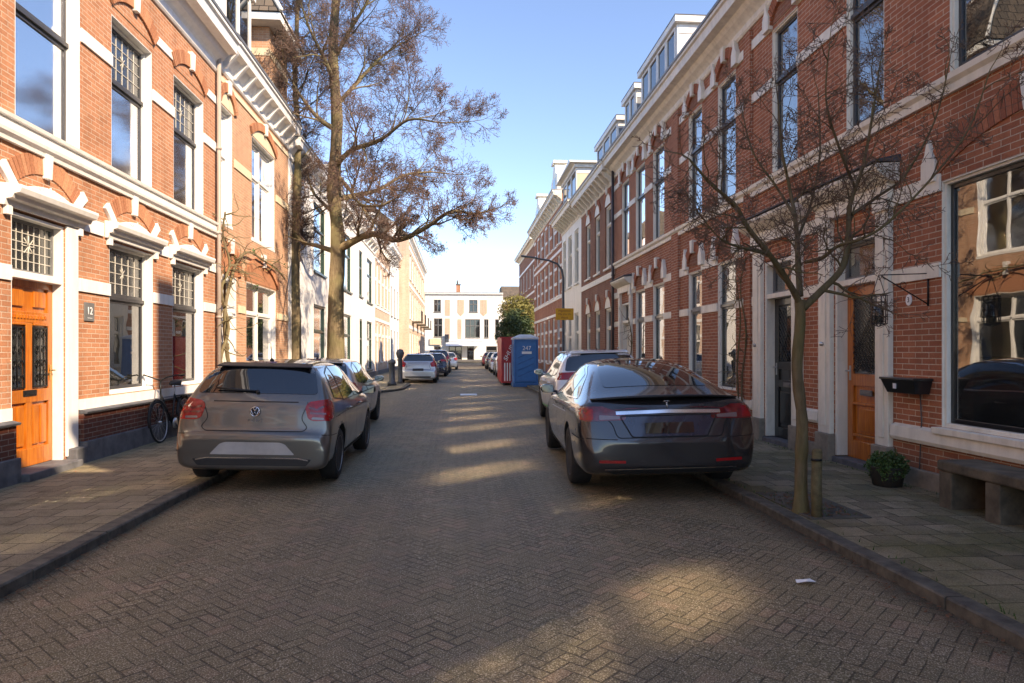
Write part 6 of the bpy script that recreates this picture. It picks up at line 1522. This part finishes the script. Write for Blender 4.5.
# street lamp with the yellow sign
def lamp():
    x, y = 4.3, 28.; t = thing('street_lamp', 'grey street lamp with curved arm reaching over the road near the yellow sign', 'street lamp', (x, y, PAVE))
    m = MB(); m.tube([(x, y, PAVE), (x, y, 1.1), (x, y, 1.15), (x, y, 4.6), (x - .06, y, 4.95), (x - .25, y, 5.2), (x - .6, y, 5.34), (x - 1.15, y, 5.42)], [.085, .085, .06, .05, .045, .042, .04, .035], 12); m.build('pole', M['lamp_metal'], t)
    m = MB(); m.add([(x - 1.1, y - .12, 5.46), (x - 1.1, y + .12, 5.46), (x - 1.75, y + .09, 5.54), (x - 1.75, y - .09, 5.54), (x - 1.1, y - .12, 5.40), (x - 1.1, y + .12, 5.40), (x - 1.75, y + .09, 5.48), (x - 1.75, y - .09, 5.48)], [(0, 1, 2, 3), (4, 7, 6, 5), (0, 4, 5, 1), (1, 5, 6, 2), (2, 6, 7, 3), (3, 7, 4, 0)]); h = m.build('lamp_head', M['lamp_metal'], t, bevel=.01)
    m = MB(); m.add([(x - 1.2, y - .08, 5.404), (x - 1.2, y + .08, 5.404), (x - 1.65, y + .07, 5.456), (x - 1.65, y - .07, 5.456)], [(0, 1, 2, 3)]); m.build('lamp_glass', M['clear_lens'], h)
    s = thing('street_sign', 'yellow sign with three lines of dark red lettering on the lamp post', 'sign', (x, y - .1, 3.1)); sx0, sx1 = x - .33, x + .42
    m = MB(); m.box(sx0, sx1, y - .085, y - .065, 2.88, 3.36); m.build('board', M['sign_yellow'], s, bevel=.01)
    for k, w in enumerate(('Afgesloten', 'Ma t/m Vr', 'Werk')):
        text_mesh(w, .125, M['letter_red'], 'lettering', s, lambda u, v, ww, k=k: Vector(((sx0 + sx1) / 2 + u, y - .087 - ww, 3.26 - k * .145 + v)) - Vector(s.location), .004)
    m = MB(); m.box(x - .08, x + .08, y - .064, y + .07, 3.05, 3.09); m.box(x - .08, x + .08, y - .064, y + .07, 3.2, 3.24); m.build('clamp', M['steel'], s)
lamp()

# ------------------------------------------------------------------ light, sky, camera
CTX['org'] = (0, 0, 0)
wd = bpy.data.worlds.new('World'); sc.world = wd; wd.use_nodes = True; nt = wd.node_tree
bg = nt.nodes['Background']; sk = nt.nodes.new('ShaderNodeTexSky'); sk.sky_type = 'NISHITA'; sk.sun_disc = False
sun_dir = Vector((1., -.9, .9)).normalized()
sk.sun_elevation = math.asin(sun_dir.z); sk.sun_rotation = math.atan2(sun_dir.x, sun_dir.y)
sk.air_density = .8; sk.dust_density = .15; sk.ozone_density = 6.; sk.altitude = 200
nt.links.new(sk.outputs[0], bg.inputs[0]); bg.inputs[1].default_value = .15
ld = bpy.data.lights.new('sun', 'SUN'); ld.energy = 2.95; ld.angle = R(.5); ld.color = (1, .93, .82)
lo = bpy.data.objects.new('sun', ld); col.objects.link(lo); lo.rotation_euler = (-sun_dir).to_track_quat('-Z', 'Y').to_euler(); lo.location = (20, -18, 20)
cd = bpy.data.cameras.new('camera'); cam = bpy.data.objects.new('camera', cd); col.objects.link(cam); sc.camera = cam
cd.sensor_width = 36; cd.lens = F_ * 36 / 1024; cd.clip_end = 2000; cd.clip_start = .05
cam.location = (0, 0, CAMH); cam.rotation_euler = (R(90), 0, R(-4.44)); cd.shift_y = 9.5 / 1024
vs_ = sc.view_settings; vs_.view_transform = 'Standard'; vs_.look = 'None'; vs_.gamma = 1; vs_.use_curve_mapping = False; vs_.exposure = 1.5; vs_.use_white_balance = True; vs_.white_balance_temperature = 8500; vs_.white_balance_tint = 17
cy = sc.cycles; cy.caustics_reflective = True; cy.caustics_refractive = False; cy.sample_clamp_indirect = 0; cy.blur_glossy = 0.; cy.use_denoising = True
cy.use_guiding = True; cy.max_bounces = 6; cy.transparent_max_bounces = 8; cy.diffuse_bounces = 3; cy.glossy_bounces = 4
sc.render.film_transparent = False
